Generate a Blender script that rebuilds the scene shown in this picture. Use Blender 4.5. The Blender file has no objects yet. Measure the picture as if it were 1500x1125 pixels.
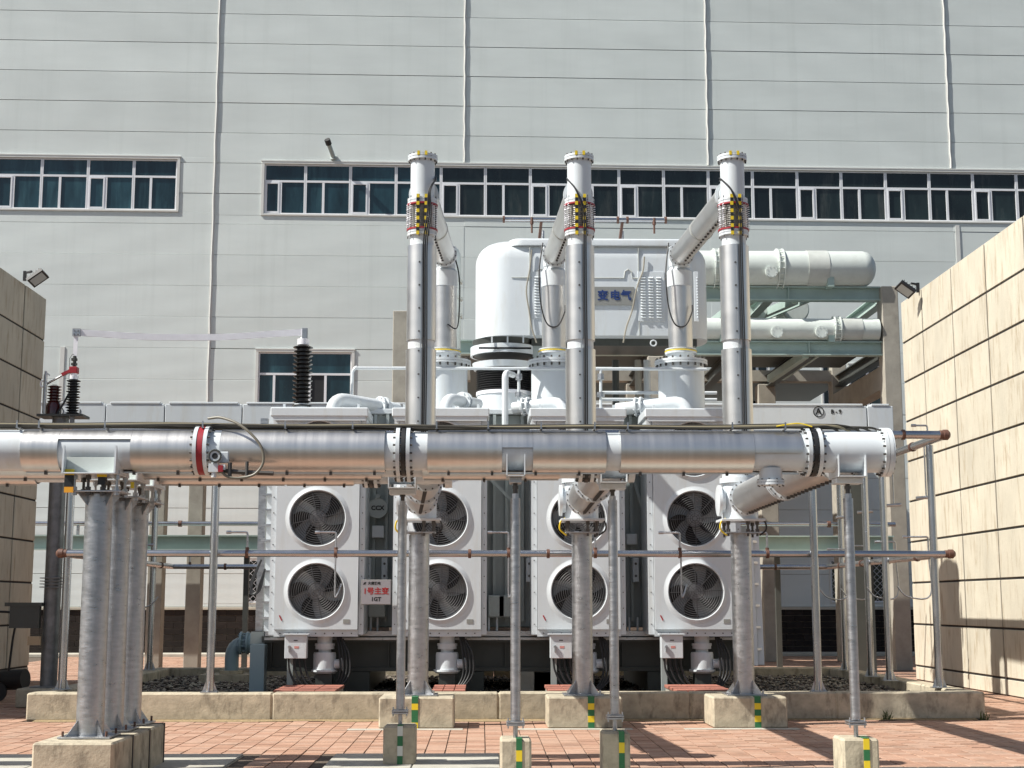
import bpy, math, random
from mathutils import Vector, Matrix
random.seed(7)
R = math.radians
C = bpy.context.scene.collection
S = bpy.context.scene

# ------------------------------------------------------------------ camera
FPX, HCAM = 2130.0, 1.65
PITCH = math.atan(321 / FPX)
cp, sp = math.cos(PITCH), math.sin(PITCH)
YAW = math.atan(45 / (FPX / cp))
cam = bpy.data.objects.new('camera', bpy.data.cameras.new('camera'))
C.objects.link(cam)
cam.location = (0, 0, HCAM)
cam.rotation_euler = (R(90) + PITCH, 0, -YAW)
cam.data.sensor_width = 36
cam.data.lens = 36 * FPX / 1500
cam.data.clip_start = 0.1
cam.data.clip_end = 1500
S.camera = cam
# ------------------------------------------------------------------ world and sun
SUN = Vector((0.87, 0.25, -1.0)).normalized()          # direction in which the light travels
w = bpy.data.worlds.new('World'); S.world = w; w.use_nodes = True
nt = w.node_tree; nt.nodes.clear()
sky = nt.nodes.new('ShaderNodeTexSky'); sky.sky_type = 'NISHITA'; sky.sun_disc = False
sky.sun_elevation = math.asin(-SUN.z)
sky.sun_rotation = math.atan2(-SUN.x, -SUN.y)
sky.air_density = 1.0; sky.dust_density = 1.5
bg = nt.nodes.new('ShaderNodeBackground'); bg.inputs[1].default_value = 0.07
wo = nt.nodes.new('ShaderNodeOutputWorld')
hs = nt.nodes.new('ShaderNodeHueSaturation'); hs.inputs['Saturation'].default_value = 0.85
nt.links.new(sky.outputs[0], hs.inputs['Color']); nt.links.new(hs.outputs[0], bg.inputs[0]); nt.links.new(bg.outputs[0], wo.inputs[0])
sl = bpy.data.lights.new('sun', 'SUN'); sl.energy = 5.0; sl.angle = R(0.5); sl.color = (1, 0.97, 0.90)
so = bpy.data.objects.new('sun', sl); C.objects.link(so)
so.location = (-20, -5, 30)
so.rotation_euler = SUN.to_track_quat('-Z', 'Y').to_euler()
S.view_settings.view_transform = 'Standard'; S.view_settings.look = 'None'
S.view_settings.gamma = 1; S.view_settings.exposure = 0.56
S.view_settings.use_curve_mapping = False

# ------------------------------------------------------------------ measuring helper: photo point at a known distance -> metres
def W(px, py, Y):
    dx = (px - 750) / FPX; dy = (562.5 - py) / FPX
    f = cp - dy * sp; u = sp + dy * cp
    X = dx * math.cos(YAW) + f * math.sin(YAW); Yd = -dx * math.sin(YAW) + f * math.cos(YAW)
    t = Y / Yd
    return Vector((X * t, Y, HCAM + u * t))
def WX(px, py, Y): return W(px, py, Y).x
def WZ(px, py, Y): return W(px, py, Y).z

# ------------------------------------------------------------------ materials
MATS = {}
def mat(name, col, rough=0.6, metal=0.0, var=0.0, vscale=3.0, stretch=(1, 1, 1), bump=0.0, bscale=40.0,
        bstretch=(1, 1, 1), dirt=None, dirt_scale=2.0, dirt_stretch=(1, 1, 1), dirt_amt=0.5, spec=None, rvar=0.0, wave=None, objvar=0.0, coat=0.0):
    m = bpy.data.materials.new(name); m.use_nodes = True
    n = m.node_tree.nodes; l = m.node_tree.links
    b = n['Principled BSDF']
    b.inputs['Roughness'].default_value = rough; b.inputs['Metallic'].default_value = metal
    if spec is not None: b.inputs['Specular IOR Level'].default_value = spec
    if coat: b.inputs['Coat Weight'].default_value = coat
    geo = n.new('ShaderNodeNewGeometry')
    def noise(scale, st, detail=4.0, rgh=0.6):
        mp = n.new('ShaderNodeMapping'); mp.inputs['Scale'].default_value = st
        l.new(geo.outputs['Position'], mp.inputs['Vector'])
        t = n.new('ShaderNodeTexNoise'); t.inputs['Scale'].default_value = scale
        t.inputs['Detail'].default_value = detail; t.inputs['Roughness'].default_value = rgh
        l.new(mp.outputs[0], t.inputs['Vector']); return t
    cur = None
    def mix(a, bcol, fac, mode='MIX'):
        x = n.new('ShaderNodeMix'); x.data_type = 'RGBA'; x.blend_type = mode
        if isinstance(fac, float): x.inputs[0].default_value = fac
        else: l.new(fac, x.inputs[0])
        for i, v in ((6, a), (7, bcol)):
            if isinstance(v, tuple): x.inputs[i].default_value = (*v, 1)
            else: l.new(v, x.inputs[i])
        return x.outputs[2]
    base = tuple(col)
    cur = base
    if var:
        t = noise(vscale, stretch)
        r = n.new('ShaderNodeMapRange'); r.inputs[1].default_value = 0.3; r.inputs[2].default_value = 0.7
        l.new(t.outputs[0], r.inputs[0])
        cur = mix(tuple(c * (1 - var) for c in base), tuple(min(1, c * (1 + var)) for c in base), r.outputs[0])
        if rvar:
            r2 = n.new('ShaderNodeMapRange'); r2.inputs[1].default_value = 0.3; r2.inputs[2].default_value = 0.7
            r2.inputs[3].default_value = rough - rvar; r2.inputs[4].default_value = rough + rvar
            l.new(t.outputs[0], r2.inputs[0]); l.new(r2.outputs[0], b.inputs['Roughness'])
    if dirt:
        t = noise(dirt_scale, dirt_stretch, 8.0, 0.65)
        r = n.new('ShaderNodeMapRange'); r.inputs[1].default_value = 0.52; r.inputs[2].default_value = 0.72
        r.inputs[4].default_value = dirt_amt
        l.new(t.outputs[0], r.inputs[0])
        cur = mix(cur, tuple(dirt), r.outputs[0])
    if objvar:
        oi = n.new('ShaderNodeObjectInfo')
        r = n.new('ShaderNodeMapRange'); r.inputs[3].default_value = 1 - objvar; r.inputs[4].default_value = 1 + objvar
        l.new(oi.outputs['Random'], r.inputs[0])
        cx = n.new('ShaderNodeCombineColor')
        for i in range(3): l.new(r.outputs[0], cx.inputs[i])
        cur = mix(cur, cx.outputs[0], 1.0, 'MULTIPLY')
    if isinstance(cur, tuple): b.inputs['Base Color'].default_value = (*cur, 1)
    else: l.new(cur, b.inputs['Base Color'])
    h = None
    if bump:
        t = noise(bscale, bstretch, 5.0)
        bp = n.new('ShaderNodeBump'); bp.inputs['Strength'].default_value = bump; bp.inputs['Distance'].default_value = 0.01
        l.new(t.outputs[0], bp.inputs['Height']); h = bp
        l.new(bp.outputs[0], b.inputs['Normal'])
    if wave:   # (axis, scale, distance)
        wv = n.new('ShaderNodeTexWave'); wv.bands_direction = wave[0]; wv.inputs['Scale'].default_value = wave[1]
        l.new(geo.outputs['Position'], wv.inputs['Vector'])
        bp = n.new('ShaderNodeBump'); bp.inputs['Strength'].default_value = 0.6; bp.inputs['Distance'].default_value = wave[2]
        l.new(wv.outputs[0], bp.inputs['Height'])
        if h: l.new(h.outputs[0], bp.inputs['Normal'])
        l.new(bp.outputs[0], b.inputs['Normal'])
    MATS[name] = m
    return m
M_wall = mat('cladding', (0.665, 0.715, 0.70), 0.42, var=0.06, vscale=0.35, stretch=(.6, 1, 2.5), wave=('Z', 9.0, 0.009), objvar=0.03, dirt=(.55, .60, .58), dirt_scale=1.3, dirt_stretch=(2.2, 1, .10), dirt_amt=.35)
M_wallback = mat('cladding_core', (0.22, 0.235, 0.23), 0.9)
M_trim = mat('white_trim', (0.66, 0.66, 0.63), 0.45, var=0.06, vscale=2)
M_frame = mat('window_frame_white', (0.78, 0.79, 0.82), 0.35)
M_glass = mat('window_glass', (0.012, 0.035, 0.045), 0.06, var=0.6, vscale=0.9, stretch=(1.5, 1, .5), spec=0.6, dirt=(.035, .085, .10), dirt_scale=1.6, dirt_stretch=(1.6, 1, .2), dirt_amt=.9, bump=0.03, bscale=3, objvar=.35)  # dirt args here paint pale upright bands as the interior seen through glass
M_glass2 = mat('window_glass_grey', (0.012, 0.02, 0.02), 0.10, var=0.5, vscale=0.9, stretch=(1.5, 1, .5), spec=0.5, dirt=(.06, .065, .06), dirt_scale=1.6, dirt_stretch=(1.6, 1, .3), dirt_amt=.8, objvar=.35)  # greyer glass for the right-hand panes; dirt args paint interior bands here too
M_darkbrick = mat('dark_brick', (0.020, 0.015, 0.013), 0.75, spec=.2, var=0.35, vscale=4, objvar=.3, bump=.3, bscale=60)
M_mortar = mat('pale_mortar', (0.17, 0.15, 0.12), 0.9)
M_apron = mat('apron_concrete', (0.46, 0.43, 0.36), 0.85, var=0.12, vscale=3, bump=.3)
M_concw = mat('fire_wall_concrete', (0.52, 0.475, 0.38), 0.85, var=0.10, vscale=1.6, stretch=(1, 1, .6), dirt=(.30, .22, .13), dirt_scale=3.0, dirt_stretch=(2.6, 2.6, .5), dirt_amt=.75, bump=.35, bscale=18, objvar=.05)
M_concd = mat('fire_wall_joint', (0.025, 0.022, 0.02), 0.9)
M_conc = mat('kerb_concrete', (0.44, 0.385, 0.285), 0.85, var=0.22, vscale=6, stretch=(1, 1, 1.2), dirt=(.12, .10, .075), dirt_scale=6, dirt_stretch=(1, 1, .4), dirt_amt=.9, bump=.5, bscale=30, objvar=.06)
M_concg = mat('frame_concrete', (0.35, 0.325, 0.275), 0.85, var=0.12, vscale=3, dirt=(.20, .18, .15), dirt_scale=2, dirt_amt=.5, bump=.3, bscale=25)
M_slab = mat('slab_concrete', (0.44, 0.42, 0.36), 0.85, var=0.12, vscale=4, dirt=(.2, .18, .14), dirt_scale=3, dirt_amt=.5, bump=.3)
M_sand = mat('sandy_soil', (0.30, 0.22, 0.12), 0.95, var=0.3, vscale=20, bump=.8, bscale=120)
M_white = mat('white_paint', (0.62, 0.66, 0.685), 0.34, var=0.03, vscale=2, coat=.15, dirt=(.52, .51, .46), dirt_scale=2.6, dirt_stretch=(2.4, 2.4, .35), dirt_amt=.45)
M_paleg = mat('pale_green_paint', (0.62, 0.665, 0.63), 0.4, var=0.06, vscale=3, dirt=(.40, .42, .38), dirt_scale=3, dirt_amt=.5)
M_tank = mat('tank_paint', (0.36, 0.40, 0.39), 0.4, var=0.06, vscale=3)
M_green = mat('green_steel_paint', (0.36, 0.46, 0.42), 0.45, var=0.08, vscale=3)
M_base = mat('dark_base_steel', (0.055, 0.06, 0.055), 0.5, var=0.1, vscale=3)
M_clad = mat('steel_cladding', (0.68, 0.67, 0.65), 0.38, 1.0, var=0.05, vscale=14, stretch=(1.0, .03, .03), rvar=.03, bump=.05, bscale=50, bstretch=(1.6, .03, .03), dirt=(.52, .49, .45), dirt_scale=1.5, dirt_amt=.4)
M_cladv = mat('steel_cladding_upright', (0.66, 0.65, 0.63), 0.38, 1.0, var=0.05, vscale=3, stretch=(.3, .3, 1), rvar=.03, dirt=(.46, .44, .41), dirt_scale=1.2, dirt_amt=.4)
M_galv = mat('galvanised_steel', (0.45, 0.46, 0.475), 0.36, 0.95, var=0.14, vscale=9, stretch=(1, 1, 3), rvar=.1, bump=.25, bscale=50, bstretch=(.3, .3, 3), dirt=(.30, .30, .31), dirt_scale=6, dirt_amt=.5)
M_pipe = mat('galvanised_pipe', (0.46, 0.475, 0.50), 0.24, 0.95, var=0.06, vscale=4, rvar=.04)
M_dark = mat('black_rubber', (0.016, 0.016, 0.017), 0.5)
M_blade = mat('fan_blade', (0.006, 0.006, 0.0065), 0.6, spec=.25)
M_wire = mat('guard_wire', (0.07, 0.07, 0.074), 0.5)
M_fin = mat('radiator_fins', (0.36, 0.375, 0.39), 0.55)
M_red = mat('red_paint', (0.30, 0.015, 0.025), 0.45)
M_rust = mat('red_brown_coupling', (0.12, 0.058, 0.04), 0.55, var=.3, vscale=30)
M_yel = mat('yellow_tape', (0.75, 0.55, 0.02), 0.5)
M_orange = mat('orange_tape', (0.80, 0.36, 0.02), 0.5)
M_grn = mat('green_tape', (0.02, 0.14, 0.05), 0.5)
M_blk = mat('black_tape', (0.012, 0.014, 0.016), 0.5)
M_cover = mat('pit_cover_red', (0.36, 0.14, 0.10), 0.7, var=.15, vscale=5, bump=.3)
M_plate = mat('name_plate', (0.30, 0.30, 0.28), 0.45, .3)
M_blue = mat('blue_letters', (0.015, 0.04, 0.16), 0.5)
M_ink = mat('black_ink', (0.01, 0.01, 0.01), 0.6)
M_redink = mat('red_ink', (0.35, 0.01, 0.01), 0.6)
M_porc = mat('brown_porcelain', (0.010, 0.008, 0.0075), 0.3)
M_porcr = mat('dark_red_porcelain', (0.07, 0.015, 0.014), 0.2, coat=.5)
M_gravel = mat('pit_gravel', (0.15, 0.122, 0.10), 0.9, var=.5, vscale=9)
M_soil = mat('pit_floor', (0.06, 0.052, 0.045), 0.95, var=.3, vscale=12)
M_bluep = mat('blue_grey_paint', (0.22, 0.30, 0.34), 0.4)
M_cable = mat('weathered_cable', (0.045, 0.04, 0.03), 0.55)
M_cablep = mat('pale_conduit', (0.36, 0.33, 0.27), 0.4, .3)
M_alu = mat('aluminium_strip', (0.86, 0.86, 0.90), 0.4, .2, var=.06, vscale=5)
M_bolt = mat('bolt_steel', (0.10, 0.095, 0.09), 0.5, .6)
PV = [(0.40, 0.235, 0.16), (0.43, 0.26, 0.18), (0.37, 0.21, 0.14), (0.42, 0.265, 0.19), (0.385, 0.22, 0.15), (0.44, 0.28, 0.20)]
M_pave = [mat('paving_brick_%s' % 'abcdef'[i], c, 0.85, var=.12, vscale=14, bump=.3, bscale=90, dirt=(.20, .135, .095), dirt_scale=1.6, dirt_amt=.6) for i, c in enumerate(PV)]
M_joint = mat('paving_joint', (0.10, 0.075, 0.055), 0.95, var=.3, vscale=20)

# ------------------------------------------------------------------ mesh builder
class MB:
    def __init__(s): s.v = []; s.f = []; s.mi = []
    def add(s, vs, fs, mi=0):
        o = len(s.v); s.v += [tuple(v) for v in vs]; s.f += [tuple(i + o for i in f) for f in fs]; s.mi += [mi] * len(fs); return s
    def box(s, x0, x1, y0, y1, z0, z1, b=0.0, mi=0):
        if b <= 0:
            vs = [(x, y, z) for z in (z0, z1) for y in (y0, y1) for x in (x0, x1)]
            return s.add(vs, [(0, 2, 3, 1), (4, 5, 7, 6), (0, 1, 5, 4), (2, 6, 7, 3), (0, 4, 6, 2), (1, 3, 7, 5)], mi)
        b = min(b, (x1 - x0) * .45, (y1 - y0) * .45, (z1 - z0) * .45)
        vs = []; X = (x0, x1); Y = (y0, y1); Z = (z0, z1); sg = (1, -1)
        ix = {}
        for k in (0, 1):
            for j in (0, 1):
                for i in (0, 1):
                    for a in range(3):
                        p = [X[i] + sg[i] * b, Y[j] + sg[j] * b, Z[k] + sg[k] * b]
                        p[a] = (X[i], Y[j], Z[k])[a]
                        ix[(i, j, k, a)] = len(vs); vs.append(tuple(p))
        fs = []
        def q(*k): fs.append(tuple(ix[t] for t in k))
        for i in (0, 1): q(*([(i, 0, 0, 0), (i, 1, 0, 0), (i, 1, 1, 0), (i, 0, 1, 0)] if i else [(i, 0, 0, 0), (i, 0, 1, 0), (i, 1, 1, 0), (i, 1, 0, 0)]))
        for j in (0, 1): q(*([(0, j, 0, 1), (0, j, 1, 1), (1, j, 1, 1), (1, j, 0, 1)] if j else [(0, j, 0, 1), (1, j, 0, 1), (1, j, 1, 1), (0, j, 1, 1)]))
        for k in (0, 1): q(*([(0, 0, k, 2), (1, 0, k, 2), (1, 1, k, 2), (0, 1, k, 2)] if k else [(0, 0, k, 2), (0, 1, k, 2), (1, 1, k, 2), (1, 0, k, 2)]))
        for j in (0, 1):
            for k in (0, 1): q((0, j, k, 1), (1, j, k, 1), (1, j, k, 2), (0, j, k, 2))
        for i in (0, 1):
            for k in (0, 1): q((i, 0, k, 0), (i, 1, k, 0), (i, 1, k, 2), (i, 0, k, 2))
        for i in (0, 1):
            for j in (0, 1): q((i, j, 0, 0), (i, j, 1, 0), (i, j, 1, 1), (i, j, 0, 1))
        for i in (0, 1):
            for j in (0, 1):
                for k in (0, 1): q((i, j, k, 0), (i, j, k, 1), (i, j, k, 2))
        return s.add(vs, fs, mi)
    def bar(s, p0, p1, wdt, hgt, up=(0, 0, 1), mi=0):
        p0 = Vector(p0); p1 = Vector(p1); d = (p1 - p0).normalized(); u = Vector(up)
        if abs(d.dot(u)) > .98: u = Vector((0, 1, 0))
        a = d.cross(u).normalized(); c = a.cross(d).normalized()
        vs = []
        for p in (p0, p1):
            for sa, sc in ((-1, -1), (1, -1), (1, 1), (-1, 1)): vs.append(p + a * sa * wdt / 2 + c * sc * hgt / 2)
        return s.add(vs, [(0, 1, 2, 3), (7, 6, 5, 4), (0, 4, 5, 1), (1, 5, 6, 2), (2, 6, 7, 3), (3, 7, 4, 0)], mi)
    def lathe(s, o, d, prof, n=24, a0=0, a1=360, e1=None, mi=0, cap=True):
        """prof: (t along axis, radius)"""
        o = Vector(o); d = Vector(d).normalized()
        if e1 is None: e1 = Vector((0, -1, 0)) if abs(d.y) < .9 else Vector((1, 0, 0))
        e1 = (e1 - d * e1.dot(d)).normalized(); e2 = d.cross(e1)
        if e2.z < -1e-6: e2 = -e2
        full = abs(a1 - a0) >= 359.9; m = n if full else n + 1
        vs = []; fs = []
        for t, r in prof:
            for i in range(m):
                a = R(a0 + (a1 - a0) * i / n); vs.append(o + d * t + e1 * (r * math.cos(a)) + e2 * (r * math.sin(a)))
        for k in range(len(prof) - 1):
            for i in range(n):
                j = (i + 1) % m if full else i + 1
                fs.append((k * m + i, k * m + j, (k + 1) * m + j, (k + 1) * m + i))
        if full and cap:
            if prof[0][1] > 1e-4: fs.append(tuple(range(m - 1, -1, -1)))
            if prof[-1][1] > 1e-4: fs.append(tuple((len(prof) - 1) * m + i for i in range(m)))
        return s.add(vs, fs, mi)
    def cyl(s, p0, p1, r, r1=None, n=20, mi=0):
        p0 = Vector(p0); p1 = Vector(p1); L = (p1 - p0).length
        return s.lathe(p0, p1 - p0, [(0, r), (L, r if r1 is None else r1)], n, mi=mi)
    def shell(s, o, d, L, r, a0, a1, th=.006, n=24, mi=0):
        return s.lathe(o, d, [(0, r - th), (0, r), (L, r), (L, r - th), (0, r - th)], n, a0, a1, mi=mi, cap=False)
    def tube(s, pts, r, n=8, mi=0):
        pts = [Vector(p) for p in pts]; m = len(pts); vs = []; fs = []
        prev = None
        for i, p in enumerate(pts):
            t = (pts[min(i + 1, m - 1)] - pts[max(i - 1, 0)]).normalized()
            if prev is None:
                u = Vector((0, 0, 1)) if abs(t.z) < .9 else Vector((1, 0, 0))
                prev = (u - t * u.dot(t)).normalized()
            else: prev = (prev - t * prev.dot(t)).normalized()
            b = t.cross(prev)
            for k in range(n):
                a = 2 * math.pi * k / n; vs.append(p + prev * (r * math.cos(a)) + b * (r * math.sin(a)))
        for i in range(m - 1):
            for k in range(n): fs.append((i * n + k, i * n + (k + 1) % n, (i + 1) * n + (k + 1) % n, (i + 1) * n + k))
        fs.append(tuple(range(n - 1, -1, -1))); fs.append(tuple((m - 1) * n + k for k in range(n)))
        return s.add(vs, fs, mi)
    def ring(s, c, d, Rr, r, n=32, k=6, mi=0):
        c = Vector(c); d = Vector(d).normalized(); prof = []
        for i in range(k + 1):
            a = 2 * math.pi * i / k; prof.append((r * math.sin(a), Rr + r * math.cos(a)))
        return s.lathe(c, d, prof, n, mi=mi, cap=False)
    def bolts(s, c, d, Rr, n, r=.012, h=.05, mi=0, ph=0):
        c = Vector(c); d = Vector(d).normalized()
        e1 = Vector((0, -1, 0)) if abs(d.y) < .9 else Vector((1, 0, 0)); e1 = (e1 - d * e1.dot(d)).normalized(); e2 = d.cross(e1)
        for i in range(n):
            a = 2 * math.pi * (i + .5) / n + ph
            p = c + e1 * (Rr * math.cos(a)) + e2 * (Rr * math.sin(a)); s.cyl(p - d * h / 2, p + d * h / 2, r, n=6, mi=mi)
        return s
    def prism(s, poly, axis, a, b, mi=0):
        """poly of 2-D points; axis 'x','y','z'; order (y,z),(x,z),(x,y)"""
        def mk(p, t): return {'x': (t, p[0], p[1]), 'y': (p[0], t, p[1]), 'z': (p[0], p[1], t)}[axis]
        n = len(poly); vs = [mk(p, a) for p in poly] + [mk(p, b) for p in poly]
        fs = [tuple(range(n - 1, -1, -1)), tuple(range(n, 2 * n))] + [(i, (i + 1) % n, n + (i + 1) % n, n + i) for i in range(n)]
        return s.add(vs, fs, mi)
    def mesh(s, name, mats, off=Vector((0, 0, 0)), ang=35):
        me = bpy.data.meshes.new(name)
        me.from_pydata([(x - off.x, y - off.y, z - off.z) for x, y, z in s.v], [], s.f)
        mats = mats if isinstance(mats, (list, tuple)) else [mats]
        for m in mats: me.materials.append(m)
        if len(mats) > 1: me.polygons.foreach_set('material_index', s.mi)
        import bmesh
        bm = bmesh.new(); bm.from_mesh(me); bmesh.ops.recalc_face_normals(bm, faces=bm.faces); bm.to_mesh(me); bm.free()
        me.shade_smooth(); me.set_sharp_from_angle(angle=R(ang)); me.update()
        return me

ROOT = {}
def thing(name, label, cat, loc=(0, 0, 0), group=None, rz=0):
    o = bpy.data.objects.new(name, None); C.objects.link(o); o.empty_display_size = .3
    o.location = loc; o.rotation_euler = (0, 0, rz); o['label'] = label; o['category'] = cat
    if group: o['group'] = group
    ROOT[o.name] = Vector(loc); return o
def part(mb, name, mats, parent, off=None, kind=None, label=None):
    """a part (or sub-part when parent is a part) built from world coordinates"""
    if off is None:
        r = parent
        while r.parent: r = r.parent
        off = Vector(r.location)
    o = bpy.data.objects.new(name, mb.mesh(name, mats, off)); C.objects.link(o); o.parent = parent
    if kind: o['kind'] = kind
    if label: o['label'] = label
    return o
def single(mb, name, mats, label, cat, loc=(0, 0, 0), group=None):
    loc = Vector(loc)
    o = bpy.data.objects.new(name, mb.mesh(name, mats, loc)); C.objects.link(o); o.location = loc
    o['label'] = label; o['category'] = cat
    if group: o['group'] = group
    return o
def struct(mb, name, mats, kind='structure'):
    o = bpy.data.objects.new(name, mb.mesh(name, mats)); C.objects.link(o); o['kind'] = kind; return o
def inst(me, name, parent, loc, rz=0, label=None):
    o = bpy.data.objects.new(name, me); C.objects.link(o); o.parent = parent; o.location = loc; o.rotation_euler = (0, 0, rz)
    if label: o['label'] = label
    return o
def copy_tree(o, loc=None, label=None, parent=None):
    c = o.copy(); C.objects.link(c)
    if parent: c.parent = parent
    if loc is not None: c.location = loc
    if label: c['label'] = label
    for ch in list(o.children): copy_tree(ch, parent=c)
    return c
_tc = {}
def text_mesh(txt, size, mats, depth=.004, bold=0.0):
    cu = bpy.data.curves.new('lettering', 'FONT'); cu.body = txt; cu.size = size; cu.extrude = depth
    cu.align_x = 'CENTER'; cu.align_y = 'CENTER'; cu.offset = bold; cu.resolution_u = 3
    t = bpy.data.objects.new('lettering_source', cu); C.objects.link(t)
    dg = bpy.context.evaluated_depsgraph_get()
    me = bpy.data.meshes.new_from_object(t.evaluated_get(dg))
    me.transform(Matrix.Rotation(R(90), 4, 'X'))
    me.materials.clear(); me.materials.append(mats)
    bpy.data.objects.remove(t); bpy.data.curves.remove(cu)
    return me
def letters(txt, size, m, parent, loc, bold=0.0, depth=.004, rz=0):
    o = bpy.data.objects.new('lettering', text_mesh(txt, size, m, depth, bold)); C.objects.link(o); o.parent = parent
    o.location = Vector(loc); o.rotation_euler = (0, 0, rz); return o
def smooth_path(pts, k=8):
    P = [Vector(p) for p in pts]; P = [P[0] * 2 - P[1]] + P + [P[-1] * 2 - P[-2]]; out = []
    for i in range(1, len(P) - 2):
        for j in range(k):
            t = j / k; a, b, c, d = P[i - 1:i + 3]
            out.append(.5 * ((2 * b) + (c - a) * t + (2 * a - 5 * b + 4 * c - d) * t * t + (3 * b - a - 3 * c + d) * t ** 3))
    out.append(P[-2]); return out
def arc_path(p0, corner, p1, r, k=7):
    """straight - rounded corner - straight"""
    p0, c, p1 = Vector(p0), Vector(corner), Vector(p1)
    a = (p0 - c).normalized(); b = (p1 - c).normalized()
    out = [p0]
    for i in range(k + 1):
        t = i / k; out.append((c + a * r) * (1 - t) ** 2 + c * 2 * t * (1 - t) + (c + b * r) * t * t)
    out.append(p1); return out

# ================================================================== SETTING: ground
struct(MB().box(-120, 120, -60, 160, -.5, -.06), 'ground', M_soil)
PIT = dict(x0=-6.45, x1=7.25, y0=21.2, y1=29.6, h=.385, w=.32)
# paving: running-bond bricks, whole rows along the depth direction
bw, bd, gap = .225, .205, .013
pav = struct(MB().box(-14, 16, 6, 46.4, -.055, -.012), 'paving', M_joint)
cells = []
nx = int(28 / bw)
for i in range(nx):
    x = -13 + i * bw
    y = 11.5 + (bd / 2 if i % 2 else 0)
    while y < 46.2:
        inpit = (x + bw > PIT['x0'] + .02 and x < PIT['x1'] - .02 and y + bd > PIT['y0'] + .02 and y < PIT['y1'] - .02)
        if not inpit and -13 < x < 14: cells.append((x, y))
        y += bd
def slabbed(x, y): return False
def visible(c):
    x, y = c
    d = math.cos(YAW) * y + math.sin(YAW) * x
    px = 750 + FPX * (x * math.cos(YAW) - y * math.sin(YAW)) / (d * cp - 1.65 * sp)
    gy = 883 + 3547 / y
    return -10 < px < 1510 and gy < 1128
SL = [(-9.5, -2.60, 14.0, 16.45), (-1.60, 3.2, 14.0, 15.40), (-1.60, .12, 15.4, 16.45), (3.2, 6.0, 14.0, 15.05)]
def on_slab(c):
    x, y = c
    return any(a - bw < x < b and c0 - bd < y < d0 for a, b, c0, d0 in [(-9.5, -2.60, 14.0, 16.45), (-1.60, .20, 14.0, 16.45), (.20, 6.5, 13.0, 15.0)])
vis = [c for c in cells if visible(c) and not on_slab(c)]
vis.sort(key=lambda c: c[1] + abs(c[0]) * .02)
near = set(vis[:296])
brick_me = []
for k in range(6):
    m = MB().box(gap / 2, bw - gap / 2, gap / 2, bd - gap / 2, -.012, 0.0, b=.004)
    brick_me.append(m.mesh('brick', M_pave[k]))
far = MB()
for c in cells:
    if on_slab(c): continue
    k = random.randrange(6); dz = random.uniform(-.003, .003)
    if c in near:
        o = inst(brick_me[k], 'brick', pav, (c[0], c[1], dz))
        continue
    if c[1] > 30 and c[1] > 31 and False: continue
    x, y = c
    g = gap / 2
    z = dz
    far.add([(x + g, y + g, z), (x + bw - g, y + g, z), (x + bw - g, y + bd - g, z), (x + g, y + bd - g, z),
             (x + g, y + g, z - .012), (x + bw - g, y + g, z - .012), (x + bw - g, y + bd - g, z - .012), (x + g, y + bd - g, z - .012)],
            [(0, 1, 2, 3), (0, 4, 5, 1), (1, 5, 6, 2), (3, 2, 6, 7), (0, 3, 7, 4)], k)
o = part(far, 'brick_field', M_pave, pav); o['kind'] = 'stuff'
# concrete slabs set in the paving (trench covers)
for a, b, c0, d0 in [(-9.5, -2.60, 14.0, 16.45), (-1.60, .20, 14.0, 16.45), (.20, 6.5, 13.0, 15.0)]:
    tr = struct(MB().box(a, b, c0, d0, -.011, .001), 'trench_cover', M_slab)
    n = max(1, round((b - a) / .98)); st = (b - a) / n
    for i in range(n):
        part(MB().box(a + i * st + .006, a + (i + 1) * st - .006, c0 + .004, d0 - .004, .001, .016, b=.006), 'slab', M_slab, tr)
# sandy strip at the foot of the kerb
mb = MB(); N = 60; vs = []
for i in range(N + 1):
    x = -6.3 + 13.4 * i / N; wdt = .10 + .18 * (0.5 + .5 * math.sin(i * .7 + 1.3 * math.sin(i * .31))) * (1 if i < 42 else .3)
    vs += [(x, 21.2, .018), (x, 21.2 - wdt, .004)]
mb.add(vs, [(2 * i, 2 * i + 1, 2 * i + 3, 2 * i + 2) for i in range(N)])
struct(mb, 'sand_strip', M_sand)

# ================================================================== oil pit
P = PIT
pk = struct(MB().box(P['x0'] + .02, P['x1'] - .02, P['y0'] + .02, P['y1'] - .02, -.02, .02), 'pit_floor', M_soil)
kerb = struct(MB().box(P['x0'] + .02, P['x1'] - .02, P['y0'] + .02, P['y0'] + P['w'] - .02, .02, P['h'] - .02), 'pit_kerb', M_conc)
def ks(x0, x1, y0, y1, dz=0): part(MB().box(x0, x1, y0, y1, 0, P['h'] + dz, b=.022), 'kerb_section', M_conc, kerb)
xs = [P['x0'], -4.9, WX(398, 1040, 21.2), .25, 3.0, 5.1, P['x1']]
for a, b in zip(xs[:-1], xs[1:]): ks(a + .004, b - .004, P['y0'], P['y0'] + P['w'], random.uniform(-.004, .004))
for a, b in zip(xs[:-1], xs[1:]): ks(a + .004, b - .004, P['y1'] - P['w'], P['y1'])
ys = [P['y0'] + P['w'], 24.0, 26.7, P['y1'] - P['w']]
for a, b in zip(ys[:-1], ys[1:]):
    ks(P['x0'], P['x0'] + P['w'], a + .004, b - .004); ks(P['x1'] - P['w'], P['x1'], a + .004, b - .004)
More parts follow.
